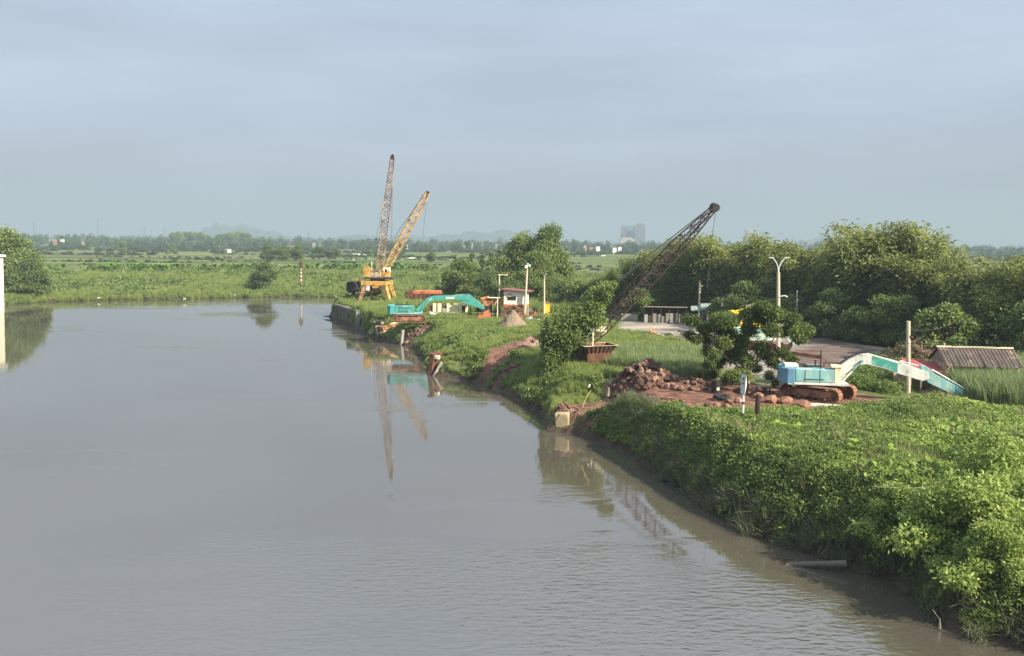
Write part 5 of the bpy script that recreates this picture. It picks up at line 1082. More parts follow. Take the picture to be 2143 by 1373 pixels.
# ------------------------------------------------------------------ poles, lamps
def pole(name, px, py, ty, wpx, label, cat='pole', m=None, z=2.6, group=None, top=None, Y=None, taper=.75, lean=0):
    P_ = W(px, py, z) if Y is None else Hh(px, py, Y)
    if Y is not None: P_.z = 2.6
    T_ = Hh(px+lean, ty, P_.y); e_ = empty(name, P_, 0, label, cat, group); r = wpx/1800*P_.y/2
    b = MB(); b.tube((0, 0, -.3), (T_.x-P_.x, 0, T_.z-P_.z), r, 10, r*taper); b.build('shaft', m or m_pole, e_, smooth=False)
    return e_, Vector((T_.x-P_.x, 0, T_.z-P_.z)), P_.y/1800
GP_ = 'poles around the yard'
e_, t_, k_ = pole('street_lamp', 1629, 760, 570, 9, 'tall yellowish lamp post with two curved arms above the spreading tree', 'street lamp', group=None, taper=.7)
for s_ in (-1, 1):
    b = MB(); pts = [t_+Vector((0, 0, -.3)), t_+Vector((s_*1*k_, 0, 10*k_)), t_+Vector((s_*5*k_, 0, 20*k_)), t_+Vector((s_*10*k_, 0, 27*k_)), t_+Vector((s_*13*k_, 0, 30*k_))]
    b.path(pts, .05, 6); ar = b.build('arm', m_galv, e_)
    b = MB(); b.box(pts[-1]+Vector((s_*.12, 0, .03)), (.35, .16, .08)); b.build('lamp_head', m_galv, ar)
b = MB(); z_ = (760-617)*k_; b.beam((-.15, -.15, z_-.1), (.35, -.15, z_), .07); b.beam((.35, -.15, z_), (.6, -.15, z_-.12), .1); b.build('floodlight', m_galv, e_)
e_, t_, k_ = pole('yellow_pole', 1901, 822, 672, 9, 'thick yellow brown pole standing in front of the red awning', 'pole', group=GP_, taper=.85)
b = MB(); b.box((-.12, -.1, t_.z-1.45), (.16, .16, .16)); b.build('lamp', m_white, e_)
b = MB(); b.tube((0, 0, t_.z-1.15), (.04, 0, t_.z-1.05), .19, 10); b.build('clamp', m_rust, e_)
e_, t_, k_ = pole('concrete_pole', 1976, 812, 718, 5, 'pale slim pole before the left gable of the corrugated roof house', 'pole', group=GP_)
e_, t_, k_ = pole('concrete_pole', 2046, 745, 620, 7, 'bare grey pole behind the corrugated roof, tallest at the right', 'pole', m_polegrey, group=GP_)
b = MB(); b.beam((-.7, 0, 2.4), (.7, 0, 2.35), .06); b.build('crossarm', m_polegrey, e_)
e_, t_, k_ = pole('concrete_pole', 1668, 704, 608, 4, 'slim pale pole, first to the right of the double arm lamp', 'pole', m_polegrey, group=GP_)
e_, t_, k_ = pole('concrete_pole', 1743, 706, 612, 4, 'slim grey pole, second to the right of the double arm lamp', 'pole', m_polegrey, group=GP_, lean=2)
e_, t_, k_ = pole('concrete_pole', 1840, 716, 632, 4, 'thin dark pole under the tallest bamboo', 'pole', m_polegrey, group=GP_)
e_, t_, k_ = pole('concrete_pole', 1462, 676, 588, 5, 'pale pole rising beside the grey roof shelter', 'pole', group=GP_, lean=3)
b = MB(); b.box((.3, 0, t_.z-.7), (.25, .15, .15)); b.build('lamp', m_white, e_)
e_, t_, k_ = pole('concrete_pole', 1531, 690, 618, 4, 'thin pole above the yellow excavator bucket', 'pole', m_polegrey, group=GP_)
e_, t_, k_ = pole('concrete_pole', 1564, 690, 596, 4, 'thin dark pole just left of the top of the spreading tree', 'pole', m_polegrey, group=GP_)
e_, t_, k_ = pole('lamp_pole', 1045, 668, 575, 4, 'pale lamp pole left of the white hut', 'lamp', group='lamp poles by the white hut')
b = MB(); b.beam((-.05, 0, t_.z), (.75, 0, t_.z-.02), .08); b.box((.85, 0, t_.z-.02), (.4, .2, .12)); b.box((-.02, 0, t_.z+.02), (.3, .2, .12)); b.build('lamp_head', m_cream, e_)
e_, t_, k_ = pole('lamp_pole', 1097, 672, 566, 5.5, 'yellow pole with a cluster of floodlights right of the white hut', 'lamp', group='lamp poles by the white hut', lean=6)
b = MB(); b.box((t_.x-.1, 0, t_.z+.5), (.4, .3, .4)); b.box((t_.x+.35, 0, t_.z+.65), (.3, .3, .3)); b.beam((t_.x, 0, t_.z-.1), (t_.x+.1, 0, t_.z+.5), .1); b.box((t_.x+.1, 0, t_.z+.85), (.25, .25, .2)); b.build('floodlight', m_galv, e_)
e_, t_, k_ = pole('lamp_pole', 1139, 680, 584, 4.5, 'pale pole with a single curved lamp arm at the yellow board', 'lamp', group='lamp poles by the white hut')
b = MB(); b.path([t_, t_+Vector((.05, 0, .35)), t_+Vector((.3, 0, .75))], .035, 5); b.build('arm', m_galv, e_)
# yellow board
yb = W(1144, 676, 2.6); kb = yb.y/1800; bb = empty('yellow_board', yb, R(-8), 'bright yellow board in a dark red frame beside the slim lamp pole', 'sign')
b = MB(); b.box((0, 0, 25*kb), (12*kb, .12, 30*kb)); b.build('panel', m_signy, bb)
b = MB(); b.box((-7*kb, 0, 20*kb), (2*kb, .2, 44*kb)); b.box((7*kb, .05, 26*kb), (2*kb, .2, 30*kb)); b.box((0, 0, 41.5*kb), (14*kb, .2, 2*kb)); b.build('frame', m_orpaint, bb)
b = MB(); b.box((-1*kb, 0, 5*kb), (5*kb, .1, 10*kb)); b.build('leg', m_cream, bb)
# wires
def wire(label, pts, r=.014):
    b = MB()
    for a, c in zip(pts[:-1], pts[1:]):
        a = Vector(a); c = Vector(c); sag = (c-a).length*.03; n = 8; P_ = [a.lerp(c, i/n)+Vector((0, 0, -4*sag*(i/n)*(1-i/n))) for i in range(n+1)]; b.path(P_, r, 4)
    o = b.build('overhead_wire', m_rope); tag(o, label, 'wire', 'wires strung between the yard poles')
wire('sagging wire from the pole by the grey shelter to the left end of the bamboo', [Hh(1464, 595, W(1462, 676).y), Hh(1370, 606, 118)])
wire('wire from the double arm lamp to the two slim poles right of it', [Hh(1632, 612, W(1629, 760).y), Hh(1668, 625, W(1668, 704).y), Hh(1743, 637, W(1743, 706).y)], .018)
wire('wire running from the second slim pole towards the right', [Hh(1668, 612, W(1668, 704).y), Hh(1743, 637, W(1743, 706).y), Hh(1860, 650, 92)], .014)
wire('wire from the yellow pole to the house gable', [Hh(1901, 694, W(1901, 822).y), Hh(1976, 722, W(1976, 812).y), Hh(2143, 722, 58)], .014)
# markers in the vines
mk = empty('white_marker', tuple(W(1554, 884, 3.0)), 0, 'white river marker, folded pointed board on a black and white striped pole', 'sign')
km = mk.location.y/1800
b = MB(); b.tube((0, 0, -1), (0, 0, 90*km), .055, 8); b.build('post', m_black, mk)
for z0, z1 in ((8, 12), (20, 38), (44, 62)):
    b = MB(); b.tube((0, 0, z0*km), (0, 0, z1*km), .075, 8); b.build('white_band', m_white, mk)
b = MB(); b.box((-.06, 0, 47*km), (.28, .1, .1)); b.build('bracket', m_white, mk)
b = MB()
fr = [(-6, 58), (2, 58), (6, 74), (5, 104), (-4, 103), (-6, 88)]
b.add([(-6*km, -.02, 62*km), (1*km, -.22, 58*km), (3*km, -.24, 103*km), (-5*km, -.02, 103*km), (-6*km, .02, 62*km), (1*km, -.18, 58*km), (3*km, -.20, 103*km), (-5*km, .02, 103*km)], [(0,1,2,3),(7,6,5,4),(0,4,5,1),(1,5,6,2),(2,6,7,3),(3,7,4,0)])
pb = b.build('board', m_galv, mk)
b = MB()
b.add([(1*km, -.22, 58*km), (7.5*km, .05, 81*km), (5.5*km, .05, 105*km), (3*km, -.24, 104*km), (1*km, -.18, 58*km), (7.5*km, .09, 81*km), (5.5*km, .09, 105*km), (3*km, -.20, 104*km)], [(0,1,2,3),(7,6,5,4),(0,4,5,1),(1,5,6,2),(2,6,7,3),(3,7,4,0)])
b.build('bright_board', m_white, mk)
b = MB(); b.box((-2.2*km, -.16, 93*km), (2.6*km, .02, 5*km), rot=(0, 0, R(-25))); b.box((-2.2*km, -.17, 84*km), (2.4*km, .02, 4*km), rot=(0, 0, R(-25))); b.build('dark_symbol', m_dark, pb)
rp0 = W(1582, 893, 3.0); kr = rp0.y/1800; rs = empty('rusty_marker', rp0, 0, 'rusty brown post with a swollen oval head right of the white marker', 'post')
b = MB(); b.tube((0, 0, -1), (.05, 0, 40*kr), .07, 7); b.build('post', m_rust, rs)
b = MB(); b.tube((.03, 0, 28*kr), (.05, 0, 31*kr), .06, 10, .14); b.tube((.05, 0, 31*kr), (.10, 0, 66*kr), .14, 10, .15); b.tube((.10, 0, 66*kr), (.10, 0, 69*kr), .15, 10, .08); b.build('head', m_brown, rs)
# striped marker on the far bank
YS_ = 211; sm0 = Hh(630, 592, YS_); ks = YS_/1800; sm = empty('striped_marker', sm0, 0, 'red and white striped river marker with a lattice cage top on the far bank', 'marker')
for k in range(8):
    b = MB(); b.tube((0, 0, (k*3.9)*ks), (0, 0, ((k+1)*3.9)*ks), .21, 8); b.build('band', m_white if k % 2 else mat('dark_red_paint', (.25, .05, .04), .6, .1, 3), sm)
b = MB(); b.tube((0, 0, -2), (0, 0, 0), .21, 8); b.build('foot', m_conc, sm)
b = MB()
for k in range(6):
    a = k*math.pi/3; b.tube((.5*math.cos(a), .5*math.sin(a), 31*ks), (.4*math.cos(a), .4*math.sin(a), 43*ks), .07, 4)
b.tube((0, 0, 31*ks), (0, 0, 47*ks), .13, 8); b.tube((0, 0, 43*ks), (0, 0, 43.6*ks), .45, 10); b.tube((0, 0, 31*ks), (0, 0, 31.6*ks), .5, 10); b.build('cage', m_rust, sm)
# white pillar at the left edge
YP = W(0, 652, 0).y; pl0 = Hh(-12, 652, YP); pc = empty('white_pillar', (pl0.x, YP, 0), 0, 'cream white concrete pillar standing in the river at the left edge', 'pillar')
wdt = 34*YP/1800; tp_ = Hh(0, 538, YP).z
b = MB(); b.box((0, 0, tp_/2-1), (wdt*.92, 1.6, tp_+2)); b.build('shaft', mat('cream_wall', (.70, .64, .48), .8, .08, 1), pc, bevel=.05)
b = MB(); b.box((0, 0, tp_+.2), (wdt*1.15, 2.2, .45)); b.build('cap', m_white, pc, bevel=.04)
# ------------------------------------------------------------------ house right
hs0 = W(2052, 824, 2.6); ho = empty('tin_roof_house', hs0, R(-8), 'low farm house with a dirty corrugated roof and plastered gable at the right', 'house')
kh = hs0.y/1800; wl_ = 4.9; dp_ = 3.2; eh = 62*kh; rh = 90*kh
b = MB(); b.box((.1, dp_/2, eh/2), (wl_, dp_, eh)); b.build('wall', m_wall, ho)
b = MB(); b.add([(-wl_/2+.08, 0, eh-.01), (-wl_/2+.08, dp_, eh-.01), (-wl_/2+.08, dp_/2, rh-.06), (-wl_/2+.28, 0, eh-.01), (-wl_/2+.28, dp_, eh-.01), (-wl_/2+.28, dp_/2, rh-.06)], [(0,2,1),(3,4,5),(0,3,5,2),(1,2,5,4),(0,1,4,3)]); b.build('gable', mat('grey_gable', (.24, .20, .16), .9, .25, 2), ho)
nn_ = 22
for sd in (0, 1):
    for k in range(nn_):
        x0 = -wl_/2-.05+k*(wl_+.35)/nn_; x1 = x0+(wl_+.35)/nn_; xm = (x0+x1)/2
        ya, yb_ = (-.35, dp_/2) if sd == 0 else (dp_+.35, dp_/2); ea = eh-.12; jut = .07*rng.normal()
        b = MB(); b.add([(x0, ya+jut, ea), (xm, ya+jut, ea+.07), (x1, ya+jut, ea), (x0, yb_, rh), (xm, yb_, rh+.07), (x1, yb_, rh), (x0, ya+jut, ea-.03), (x1, ya+jut, ea-.03), (x0, yb_, rh-.03), (x1, yb_, rh-.03)], [(0,1,4,3),(1,2,5,4),(6,7,2,1,0),(6,8,9,7)])
        b.build('roof_sheet', m_roof, ho)
b = MB(); b.beam((-wl_/2-.1, dp_/2, rh+.1), (wl_/2+.25, dp_/2, rh+.1), .16, .1); b.build('ridge', m_cream, ho)
b = MB(); b.box((-.2, -.03, eh*.5), (.7, .06, .6)); b.build('window', m_window, ho)
aw0 = W(1940, 820, 2.6); aw = empty('red_awning_shed', aw0, R(-6), 'dim shed with a flat red roof under the tip of the turquoise boom', 'shed')
ka = aw0.y/1800
b = MB(); b.box((.05, 1.0, 51*ka), (74*ka, 2.6, .1), rot=(R(10), R(5), 0)); b.build('roof', m_red, aw)
b = MB(); b.box((0, 2.1, 24*ka), (70*ka, .15, 48*ka)); b.build('back_wall', m_wall, aw)
for x0 in (-33, -12, 12, 33):
    b = MB(); b.box((x0*ka, .1, 22*ka), (.12, .12, 46*ka)); b.build('post', m_wood, aw)
b = MB(); b.box((-48*ka, .6, 20*ka), (30*ka, .15, 40*ka)); b.build('side_wall', m_wall, aw)
# brushwood
bw = W(1915, 765, 2.6); b = MB()
for k in range(420):
    a = rng.uniform(0, 6.28); r_ = math.sqrt(rng.uniform(0, 1)); x, y = r_*2.2*math.cos(a), r_*1.5*math.sin(a); z = 2.3*(1-r_*r_)*rng.uniform(.4, 1); d_ = Vector((rng.normal()*.6, rng.normal()*.4, rng.normal()*.3))
    b.tube(Vector((x, y, z))-d_*.8, Vector((x, y, z))+d_*.8, .03, 3, .015, cap=False)
e_ = empty('brushwood_pile', bw, 0, 'big brown heap of dry brushwood behind the yellow pole', 'brushwood'); b.build('sticks', mat('dry_brush', (.20, .14, .09), .9, .3, 2, (.12, .10, .06), .4), e_, kind='stuff')
obj('dry_leaves', blob_crown('dry_leaves', [(rng.normal()*.9, rng.normal()*.6, rng.uniform(.3, 1.4), .9, .6) for _ in range(16)], leafmat('dry_leaves', (.05, .045, .02), (.13, .10, .05), (.22, .16, .09), .2), 70, .3, .1), e_)
# sheds at the back
sh = W(1392, 676, 2.6); ks_ = sh.y/1800; se = empty('shed_row', sh, R(-7), 'long dark row of pens with a low grey roof at the foot of the bamboo', 'shed')
b = MB(); b.box((0, 1.4, 31*ks_), (92*ks_, 3.0, .12), rot=(R(-7), 0, 0)); b.build('roof', m_wood, se)
b = MB(); b.box((0, 2.6, 14*ks_), (90*ks_, .2, 28*ks_)); b.build('back_wall', m_dark, se)
for k in range(9):
    b = MB(); hgt = (14+8*rng.uniform())*ks_; b.box(((-40+k*9)*ks_, .2+rng.normal()*.1, hgt/2), (7.5*ks_, .12, hgt)); b.build('board', m_wood if k % 3 else m_polegrey, se)
for k in range(6):
    b = MB(); b.box(((-44+k*17.5)*ks_, .05, 15*ks_), (.1, .1, 29*ks_)); b.build('post', m_dark, se)
s2 = W(1477, 682, 2.6); k2_ = s2.y/1800; e_ = empty('grey_roof_shelter', s2, R(-10), 'small open shelter with a tilted grey green roof right of the pale pole', 'shelter')
mg = mat('grey_green_sheet', (.24, .29, .26), .7, .15, 2)
b = MB(); b.box((4*k2_, 0, 41*k2_), (30*k2_, 2.4, .1), rot=(R(14), R(-4), 0)); b.build('roof', mg, e_)
b = MB(); b.box((-20*k2_, .4, 36*k2_), (22*k2_, 2.0, .09), rot=(R(12), R(-3), 0)); b.build('lower_roof', mg, e_)
for x0, y0 in ((-8, -.8), (16, -.8), (-8, 1), (16, 1), (3, -.7)):
    b = MB(); b.box((x0*k2_, y0, 19*k2_), (.14 if x0 != 3 else .35, .14, 38*k2_)); b.build('post', m_galv if x0 == 3 else m_wood, e_)
b = MB(); b.box((4*k2_, 1.1, 15*k2_), (24*k2_, .1, 30*k2_)); b.build('back_wall', m_dark, e_)
wt = Hh(1515, 637, W(1515, 690).y); e_ = empty('water_tank', (wt.x, wt.y, 2.6), 0, 'small white water tank on a frame right of the grey roof shelter', 'tank')
zt_ = wt.z-2.6; b = MB(); b.tube((0, 0, zt_-.25), (0, 0, zt_+.3), .3, 12); b.build('barrel', m_white, e_)
b = MB(); [b.beam((sx_*.3, sy_*.3, 0), (sx_*.25, sy_*.25, zt_-.25), .07) for sx_ in (-1, 1) for sy_ in (-1, 1)]; b.build('frame', m_dark, e_)
cbk = W(1318, 672, 2.6); kc = cbk.y/1800; e_ = empty('concrete_trough', cbk, R(-10), 'pale concrete trough beside the lane at the left end of the pens', 'trough')
b = MB(); b.box((0, 0, 7*kc), (34*kc, .15, 14*kc)); b.box((0, 1.2, 7*kc), (34*kc, .15, 14*kc)); b.box((17*kc, .6, 7.1*kc), (.15, 1.4, 14*kc)); b.box((-17*kc, .6, 7.1*kc), (.15, 1.4, 14*kc)); b.box((0, .6, 2*kc), (33*kc, 1.1, .1)); b.build('wall', m_conc, e_)
wk = W(1437, 722, 2.6); kw = wk.y/1800; e_ = empty('timber_shelter', wk, R(4), 'collapsed grey timber shelter at the left edge of the spreading tree', 'shelter')
for k in range(6):
    b = MB(); b.box(((-14+k*4)*kw, -.4+rng.normal()*.05, 13*kw), (3.2*kw, .08, 26*kw), rot=(0, R(4*rng.normal()), 0)); b.build('plank', m_wood, e_)
b = MB(); b.box((-6*kw, 0, 28*kw), (22*kw, 1.3, .12), rot=(0, R(5), 0)); b.build('roof', m_dark, e_)
b = MB(); b.box((16*kw, .1, 22*kw), (24*kw, 1.2, .08), rot=(R(10), R(-8), 0)); b.beam((4*kw, -.5, 25*kw), (36*kw, -.5, 31*kw), .08); b.build('fallen_sheet', m_galv, e_)
# things under the tree
p_ = W(1498, 822, 2.66); e_ = empty('oil_drum', p_, 0, 'dark oil drum with a pale spot under the left of the spreading tree', 'drum'); b = MB(); b.tube((0, 0, 0), (0, 0, .85), .3, 14); b.tube((0, 0, .4), (0, 0, .45), .32, 14); b.build('barrel', m_black, e_)
b = MB(); b.box((.08, -.31, .32), (.18, .03, .2)); b.build('label_spot', m_cream, e_)
p_ = W(1597, 822, 2.66); e_ = empty('bench', p_, R(-8), 'weathered grey bench under the right of the spreading tree', 'bench')
b = MB(); b.box((0, 0, .45), (1.1, .35, .06)); b.build('seat', m_polegrey, e_); b = MB(); b.box((0, .2, .78), (1.1, .05, .2)); b.build('backrest', m_polegrey, e_)
for x0 in (-.45, .45):
    b = MB(); b.box((x0, 0, .21), (.07, .3, .42)); b.build('leg', m_dark, e_)
p_ = W(1272, 826, 2.4); b = MB(); b.tube((0, 0, -.1), (.05, 0, .5), .11, 8, .08); tag(b.build('tree_stump', m_wood, None, loc=p_), 'short pale wooden stump on the grass left of the rock heap', 'stump')
p_ = W(1219, 852, 2.0); b = MB(); b.path([(0, 0, 0), (.25, 0, .65), (.55, 0, 1.15)], .03, 5); tag(b.build('yellow_cane', mat('yellow_cane', (.45, .42, .08), .7, .1, 3), None, loc=p_), 'thin yellow cane leaning over the grass above the red spit', 'cane')
p_ = W(1233, 812, 2.7); b = MB(); b.box((0, 0, .15), (.14, .1, .22), rot=(.3, .2, .5)); tag(b.build('plastic_scrap', m_white, None, loc=p_, bevel=.02), 'scrap of white plastic caught on top of the yellow cane', 'litter')
# log and flotsam in the near water
lg0 = W(1655, 1181, .0); lg1 = W(1772, 1180, .35); e_ = empty('floating_log', lg0, 0, 'grey log lying half in the water at the near bank', 'log'); dl = lg1-lg0
b = MB(); b.tube((0, 0, 0), dl*.55, .10, 9, .12); b.tube(dl*.55, dl, .12, 9, .14); b.build('stem', mat('wet_grey_wood', (.13, .115, .09), .8, .3, 4), e_); b = MB(); b.tube(dl*.06, dl*.06+Vector((.12, -.05, .25)), .07, 7, .03); b.tube(Vector((-.25, -.1, -.02)), Vector((.02, 0, .02)), .05, 6, .09); b.build('stub', m_trunk, e_)
for k, (px, py, r_, lab) in enumerate([(1641, 1170, .12, 'largest dark lump floating left of the log'), (1646, 1181, .08, 'dark lump floating nearest the log tip'), (1631, 1168, .06, 'small dark scrap floating beyond the largest lump'), (1620, 1167, .05, 'smallest dark scrap floating farthest left of the log')]):
    rock('d', W(px, py, .02), r_, None, 'floating_debris', lab, 'debris', 'dark flotsam by the log')
b = MB(); ra = W(1828, 1018, 3.6); rb_ = W(2005, 1008, 3.7); P_ = [ra.lerp(rb_, i/10)+Vector((0, 0, -.6*(i/10)*(1-i/10))) for i in range(11)]; b.path(P_, .010, 4); tag(b.build('slack_cord', m_conc), 'pale slack cord stretched over the near creepers', 'cord')
p_ = W(1966, 1312, .1); b = MB(); b.tube((-.25, 0, .6), (0, 0, .25), .012, 4); b.tube((0, 0, .3), (.02, 0, -.05), .02, 5, .05); tag(b.build('hanging_twig', m_wood, None, loc=p_), 'bare twig dipping into the water at the bottom right', 'twig')
# pale broad leaf plants in the vines
for i, (px, py, lab) in enumerate([(1632, 915, 'pale yellow taro left of the pair in front of the excavator'), (1672, 918, 'pale yellow taro right of the pair in front of the excavator'), (1788, 962, 'taro with bright leaves in the middle of the thicket'), (1862, 968, 'bright yellow green taro right of the middle one'), (1945, 958, 'upright pale taro farther right in the thicket'), (2040, 862, 'pale broad leaved plant below the reeds')]):
    p_ = W(px, py, 3.0); e_ = empty('taro_plant', (p_.x, p_.y, tz(p_.x, p_.y)+.55), 0, lab, 'plant', 'pale broad leaved plants in the creepers')
    for k in range(5):
        a = rng.uniform(0, 6.28); c = np.array([.25*math.cos(a), .25*math.sin(a), .55+.15*rng.normal()]); Lw = .26
        d = np.array([math.cos(a), math.sin(a), .3+.5*rng.normal()*.5]); d /= np.linalg.norm(d); s_ = np.array([-math.sin(a), math.cos(a), 0])*Lw*.6
        V = [c-d*Lw*.6, c-d*.1*Lw+s_, c+d*Lw*.8, c-d*.1*Lw-s_, c+np.array([0, 0, .03]), (0, 0, 0), (.015, 0, 0)]
        obj('leaf', npmesh('leaf', V, [(0, 1, 4), (1, 2, 4), (2, 3, 4), (3, 0, 4), (5, 6, 4)], m_banana, np.full(7, .95)), e_)
# banana plant by the pillar wall
for i, (px, py, s, lab) in enumerate([(985, 662, 1.3, 'yellow green banana plant at the tip of the green boom'), (1000, 664, .8, 'smaller banana plant right under the green boom tip')]):
    p_ = W(px, py, 2.6); o = obj('banana_plant', banana(2.6), None, p_); o.scale = (s, s, s); tag(o, lab, 'banana plant', 'banana plants below the green boom')
# ------------------------------------------------------------------ far buildings
def tower(label, x0, x1, ty, Y, m, n=1, roof=None, name='tower_block', cap=None):
    a = Hh(x0, ty, Y); c = Hh(x1, ty, Y); wd_ = c.x-a.x; hh = a.z-2; e_ = empty(name, ((a.x+c.x)/2, Y, 2), 0, label, 'tower', 'high rise towers on the horizon')
    b = MB(); b.box((0, 0, hh/2), (wd_, wd_*.6, hh)); b.build('wall', m, e_)
    b = MB(); b.box((0, 0, hh+2), (wd_*.7, wd_*.4, 4)); b.build('roof_housing', m, e_)
    b = MB(); fl = int(hh/9)
    for k in range(1, fl): b.box((0, -wd_*.305, k*9), (wd_*.94, .6, 2.2))
    b.build('window_band', m_bluet if m is not m_bluet else m_pink, e_, kind='stuff'); return e_
YT_ = 2400
tower('tallest slab tower right of the trio above the fields', 1328, 1350, 471, YT_, m_pink)
tower('slim left tower of the trio above the fields', 1300, 1311, 474, YT_+60, m_pink)
tower('blue middle tower of the trio above the fields', 1311, 1328, 475, YT_+30, m_bluet)
e_ = tower('low pale podium building at the foot of the trio', 1297, 1327, 500, YT_-50, m_pale, name='podium_building')
tower('faint twin tower, left half, above the bamboo', 1557, 1562, 481, 3800, m_pink)
tower('faint twin tower, right half, above the bamboo', 1564, 1575, 481, 3820, m_pale)
tower('blue glass block above the right part of the bamboo', 1960, 1988, 494, 2500, m_bluet)
tower('low grey block left of the blue glass block', 1945, 1959, 507, 2550, m_pink)
tower('very faint small tower at the right', 2040, 2046, 512, 4200, m_pink)
tower('faint thin tower left of the low hills', 643, 646, 486, 3600, m_pink)
m_tile = mat('red_tile', (.30, .13, .10), .8, .1, 3); m_hw = mat('white_house_wall', (.75, .73, .66), .8, .05, 1)
def house(px, py, wpx, hpx, Y, label, wall=m_hw, roof=m_tile, grp='small houses beyond the fields', win=True):
    a = Hh(px, py, Y); k = Y/1800; wd_, hh = wpx*k, hpx*k; z0 = 2.2; e_ = empty('far_house', (a.x, Y, z0), R(rng.uniform(-15, 15)), label, 'house', grp)
    topz = Hh(px, py, Y).z-z0; 
    b = MB(); b.box((0, 0, topz/2), (wd_, wd_*.7, topz)); b.build('wall', wall, e_)
    b = MB(); d2 = wd_*.4; b.prism([(-wd_*.55, 0), (wd_*.55, 0), (wd_*.45, hh*.35), (-wd_*.45, hh*.35)], -d2, d2); b.build('roof', roof, e_, loc=(0, 0, topz))
    if win:
        for s_ in (-.2, .2):
            b = MB(); b.box((s_*wd_, -wd_*.36, topz*.72), (wd_*.14, .1, topz*.18)); b.build('window', m_window, e_)
    return e_
house(1237, 521, 9, 10, 900, 'red walled house left of the white gable beyond the fields', m_tile)
house(1251, 520, 8, 11, 895, 'white gabled house with one dark window beside the red one', m_hw, m_hw)
house(1297, 521, 7, 11, 900, 'white house with a dark window right of the red one', m_hw, m_hw)
house(1286, 519, 8, 7, 930, 'pale low house left of the white one below the towers', m_hw, m_conc)
house(1262, 536, 8, 5, 700, 'small white shed in the greenery below the red house', m_hw, m_hw)
house(1293, 538, 8, 4, 690, 'second white shed right of the first below the towers', m_hw, m_hw)
house(748, 534, 26, 8, 600, 'long white roofed farm shed left of the cranes', m_wall, m_hw)
house(765, 536, 8, 9, 600, 'white end building beside the long farm shed', m_hw, m_hw)
house(863, 541, 16, 5, 520, 'low white shed between the two crane booms and the grab rope', m_hw, m_hw)
house(926, 536, 36, 3, 640, 'very long pale shed roof right of the cranes', m_conc, m_hw)
house(928, 543, 16, 4, 520, 'small white building with dark opening in the fields', m_hw, m_hw)
house(613, 516, 26, 4, 800, 'tan roofed shed behind the copse by the striped marker', m_conc, m_wall)
house(480, 523, 7, 4, 620, 'tiny white hut among fields at left', m_hw, m_hw)
house(740, 545, 3, 4, 450, 'thin white gatepost like hut left of the cranes', m_hw, m_hw)
for i in range(56):
    px = rng.uniform(60, 1180) if i < 46 else rng.uniform(1180, 1320); Y = rng.uniform(1000, 1500); yh = HOR+(px-1071)*math.tan(ROLL)
    where_ = ['beyond the left edge trees', 'below the leftmost pylons', 'between the pylons', 'left of the flat topped copses', 'between the flat topped copses', 'left of the striped marker', 'right of the striped marker', 'left of the crane booms', 'behind the crane booms', 'right of the slanting boom', 'left of the tall trees', 'below the low hills', 'below the tower trio'][min(12, int(px/105))]
    house(px, yh+rng.uniform(3, 9), rng.uniform(5, 11), 2, Y, 'tiny %s house with %s roof %s' % (['white', 'grey', 'tan', 'red'][i % 4], ['a red', 'a grey', 'a white'][i % 3], where_), [m_hw, m_conc, m_wall, m_tile][i % 4], [m_tile, m_conc, m_hw][i % 3], 'tiny houses of the far village', win=False)
# pylons
for px, ty, lab in [(70, 462, 'leftmost faint pylon on the horizon'), (204, 457, 'tallest faint pylon second from the left'), (302, 473, 'short faint pylon third from the left'), (345, 474, 'short faint pylon left of the flat topped copse')]:
    T_ = Hh(px, ty, 3200); e_ = empty('pylon', (T_.x, 3200, 2), 0, lab, 'pylon', 'power pylons on the horizon'); hh = T_.z-2; b = MB()
    for sx_ in (-1, 1):
        for sy_ in (-1, 1): b.tube((sx_*3, sy_*3, 0), (sx_*.4, sy_*.4, hh), .3, 4)
    for k in range(8): z0 = hh*k/8; z1 = hh*(k+1)/8; w0 = 3-2.6*k/8; w1 = 3-2.6*(k+1)/8; b.tube((-w0, -w0, z0), (w1, -w1, z1), .18, 3); b.tube((w0, -w0, z0), (-w1, -w1, z1), .18, 3)
    b.build('tower', m_dark, e_)
    for f_ in (.72, .84, .95):
        b = MB(); b.beam((-6, 0, hh*f_), (6, 0, hh*f_), .5); b.build('crossarm', m_dark, e_)
# litter along the far waterline
for px, py, lab in [(207, 624, 'white float bottle at the far waterline, leftmost'), (387, 626, 'white blob of litter at the far waterline near the copse'), (459, 608, 'white litter high on the far bank'), (492, 618, 'pale litter by the far water left of the willow'), (560, 610, 'small pale litter right of the willow')]:
    p_ = W(px, py, .6); b = MB(); b.tube((-.25, 0, 0), (.2, 0, .08), .16, 8, .12); tag(b.build('litter', m_white, None, loc=p_), lab, 'litter', 'white litter along the far bank')
p_ = W(280, 574, 2.8); b = MB(); b.prism([(-.9, 0), (.9, 0), (.7, .7), (-.6, .8)], -.5, .5); tag(b.build('orange_tarpaulin', m_orpaint, None, loc=p_), 'orange tarpaulin heap on the slope of the far bank', 'tarpaulin')
# broken quay between the wall and the tipper body
a_, b_ = W(752, 690, 0), W(796, 706, 0); d_ = (b_-a_).normalized(); L_ = (b_-a_).length
bq = empty('broken_quay', (a_.x, a_.y, 0), math.atan2(d_.y, d_.x), 'broken dark stretch of quay with missing planks left of the tipper body', 'wall')
for k in range(11):
    if k in (3, 7): continue
    hgt = 1.5+rng.uniform(0, .9); b = MB(); b.box(((k+.5)*L_/11, .05+.12*rng.normal(), hgt/2-.5), (L_/11*.85, .3, hgt+1), rot=(R(4*rng.normal()), R(3*rng.normal()), 0)); b.build('plank', m_dconc if k % 2 else m_dark, bq)
b = MB(); b.box((L_/2, .3, 1.95), (L_, .35, .25)); b.build('capping_beam', m_conc, bq)
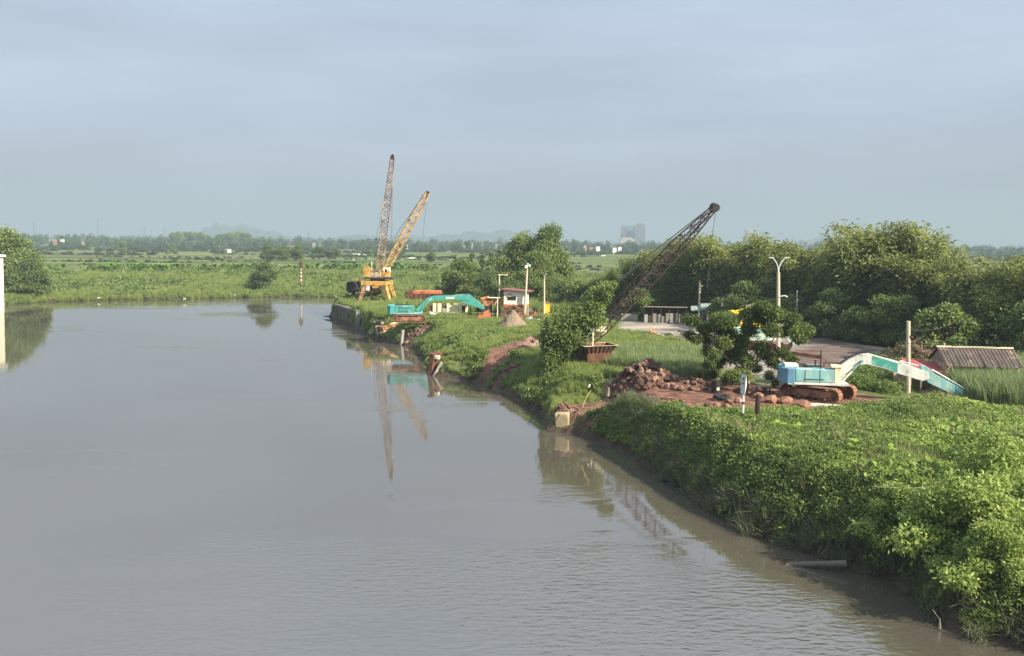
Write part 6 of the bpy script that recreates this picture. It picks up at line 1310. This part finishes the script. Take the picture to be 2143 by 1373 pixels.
# scrap lying about the yard
def scrap(px, py, kind, lab):
    p_ = W(px, py, 2.65); p_.z = max(tz(p_.x, p_.y), .3)+.12; b = MB()
    if kind == 'beam': b.beam((-1.3, 0, .1), (1.3, .3, .3), .2, .12); b.beam((-1.3, 0, .22), (1.3, .3, .42), .05, .3); m_ = m_rust
    elif kind == 'tyre': 
        for k in range(12): a0 = k*math.pi/6; a1 = a0+math.pi/6; b.tube((.45*math.cos(a0), .45*math.sin(a0), .1), (.45*math.cos(a1), .45*math.sin(a1), .1), .15, 6)
        m_ = m_black
    elif kind == 'sheet': b.box((0, 0, .25), (1.6, 1.0, .04), rot=(.25, .15, .3)); b.box((.5, .3, .45), (.9, .8, .04), rot=(-.3, .4, .8)); m_ = m_galv
    elif kind == 'plate': b.box((0, 0, .5), (1.3, .06, 1.0), rot=(.5, .1, .2)); b.box((-.4, .3, .3), (.8, .06, .6), rot=(.9, -.2, -.5)); m_ = m_orpaint
    else: b.box((0, 0, .35), (1.1, .8, .7), rot=(.05, .1, .4)); b.box((.2, 0, .75), (.6, .5, .2), rot=(.05, .1, .4)); m_ = mat('dull_blue_drum', (.10, .16, .20), .6, .3, 3, RUST, .4)
    o = b.build({'tyre': 'rubber_ring'}.get(kind, 'scrap_'+kind), m_, None, loc=p_, rot=(0, 0, rng.uniform(0, 6.28))); tag(o, lab, 'scrap', 'scrap lying about the yard')
for a in [(1112, 668, 'plate', 'orange red scrap plate right of the white hut'), (1124, 664, 'beam', 'rusty beam between the white hut and the yellow board'), (1116, 676, 'sheet', 'pale crumpled sheet below the white hut'), (1108, 660, 'bin', 'dull blue scrap box behind the right stilt of the white hut'),
          (1050, 690, 'tyre', 'old tyre at the left foot of the gravel cone'), (1006, 676, 'plate', 'orange red plate at the foot of the rusty hopper'), (990, 672, 'beam', 'rusty beam by the banana plants'), (905, 664, 'sheet', 'pale sheet at the left end of the cream pillar wall'),
          (1364, 706, 'plate', 'orange red scrap in the stone line at the front of the yard'), (1392, 710, 'sheet', 'pale curved sheet in the stone line at the front of the yard'), (1404, 712, 'tyre', 'tyre left of the collapsed timber shelter'), (1688, 752, 'beam', 'rusty beam behind the engine of the turquoise excavator'),
           (1510, 838, 'tyre', 'half buried tyre by the oil drum'), (1640, 812, 'bin', 'dull blue box in the shade left of the turquoise excavator')]: scrap(*a)
wire('long wire crossing the bamboo from the lamp to the grey roof shelter pole', [Hh(1464, 592, W(1462, 676).y), Hh(1531, 620, W(1531, 690).y), Hh(1629, 618, W(1629, 760).y)], .014)
wire('wire from the bare grey pole to the right edge of the picture', [Hh(1901, 690, W(1901, 822).y), Hh(2047, 640, W(2046, 745).y), Hh(2150, 650, 70)], .014)
# ------------------------------------------------------------------ haze
b = MB(); b.box((0, 6500, 82), (24000, 17000, 170)); hz = b.build('haze', MATS['rust']); hz['kind'] = 'stuff'
hm = bpy.data.materials.new('haze'); hm.use_nodes = True; t = hm.node_tree; t.nodes.clear(); pv = N(t, 'ShaderNodeVolumePrincipled'); mo = N(t, 'ShaderNodeOutputMaterial')
pv.inputs['Color'].default_value = (.34, .42, .50, 1); pv.inputs['Density'].default_value = HAZE; pv.inputs['Anisotropy'].default_value = 0.0
t.links.new(pv.outputs[0], mo.inputs['Volume']); hz.data.materials.clear(); hz.data.materials.append(hm)
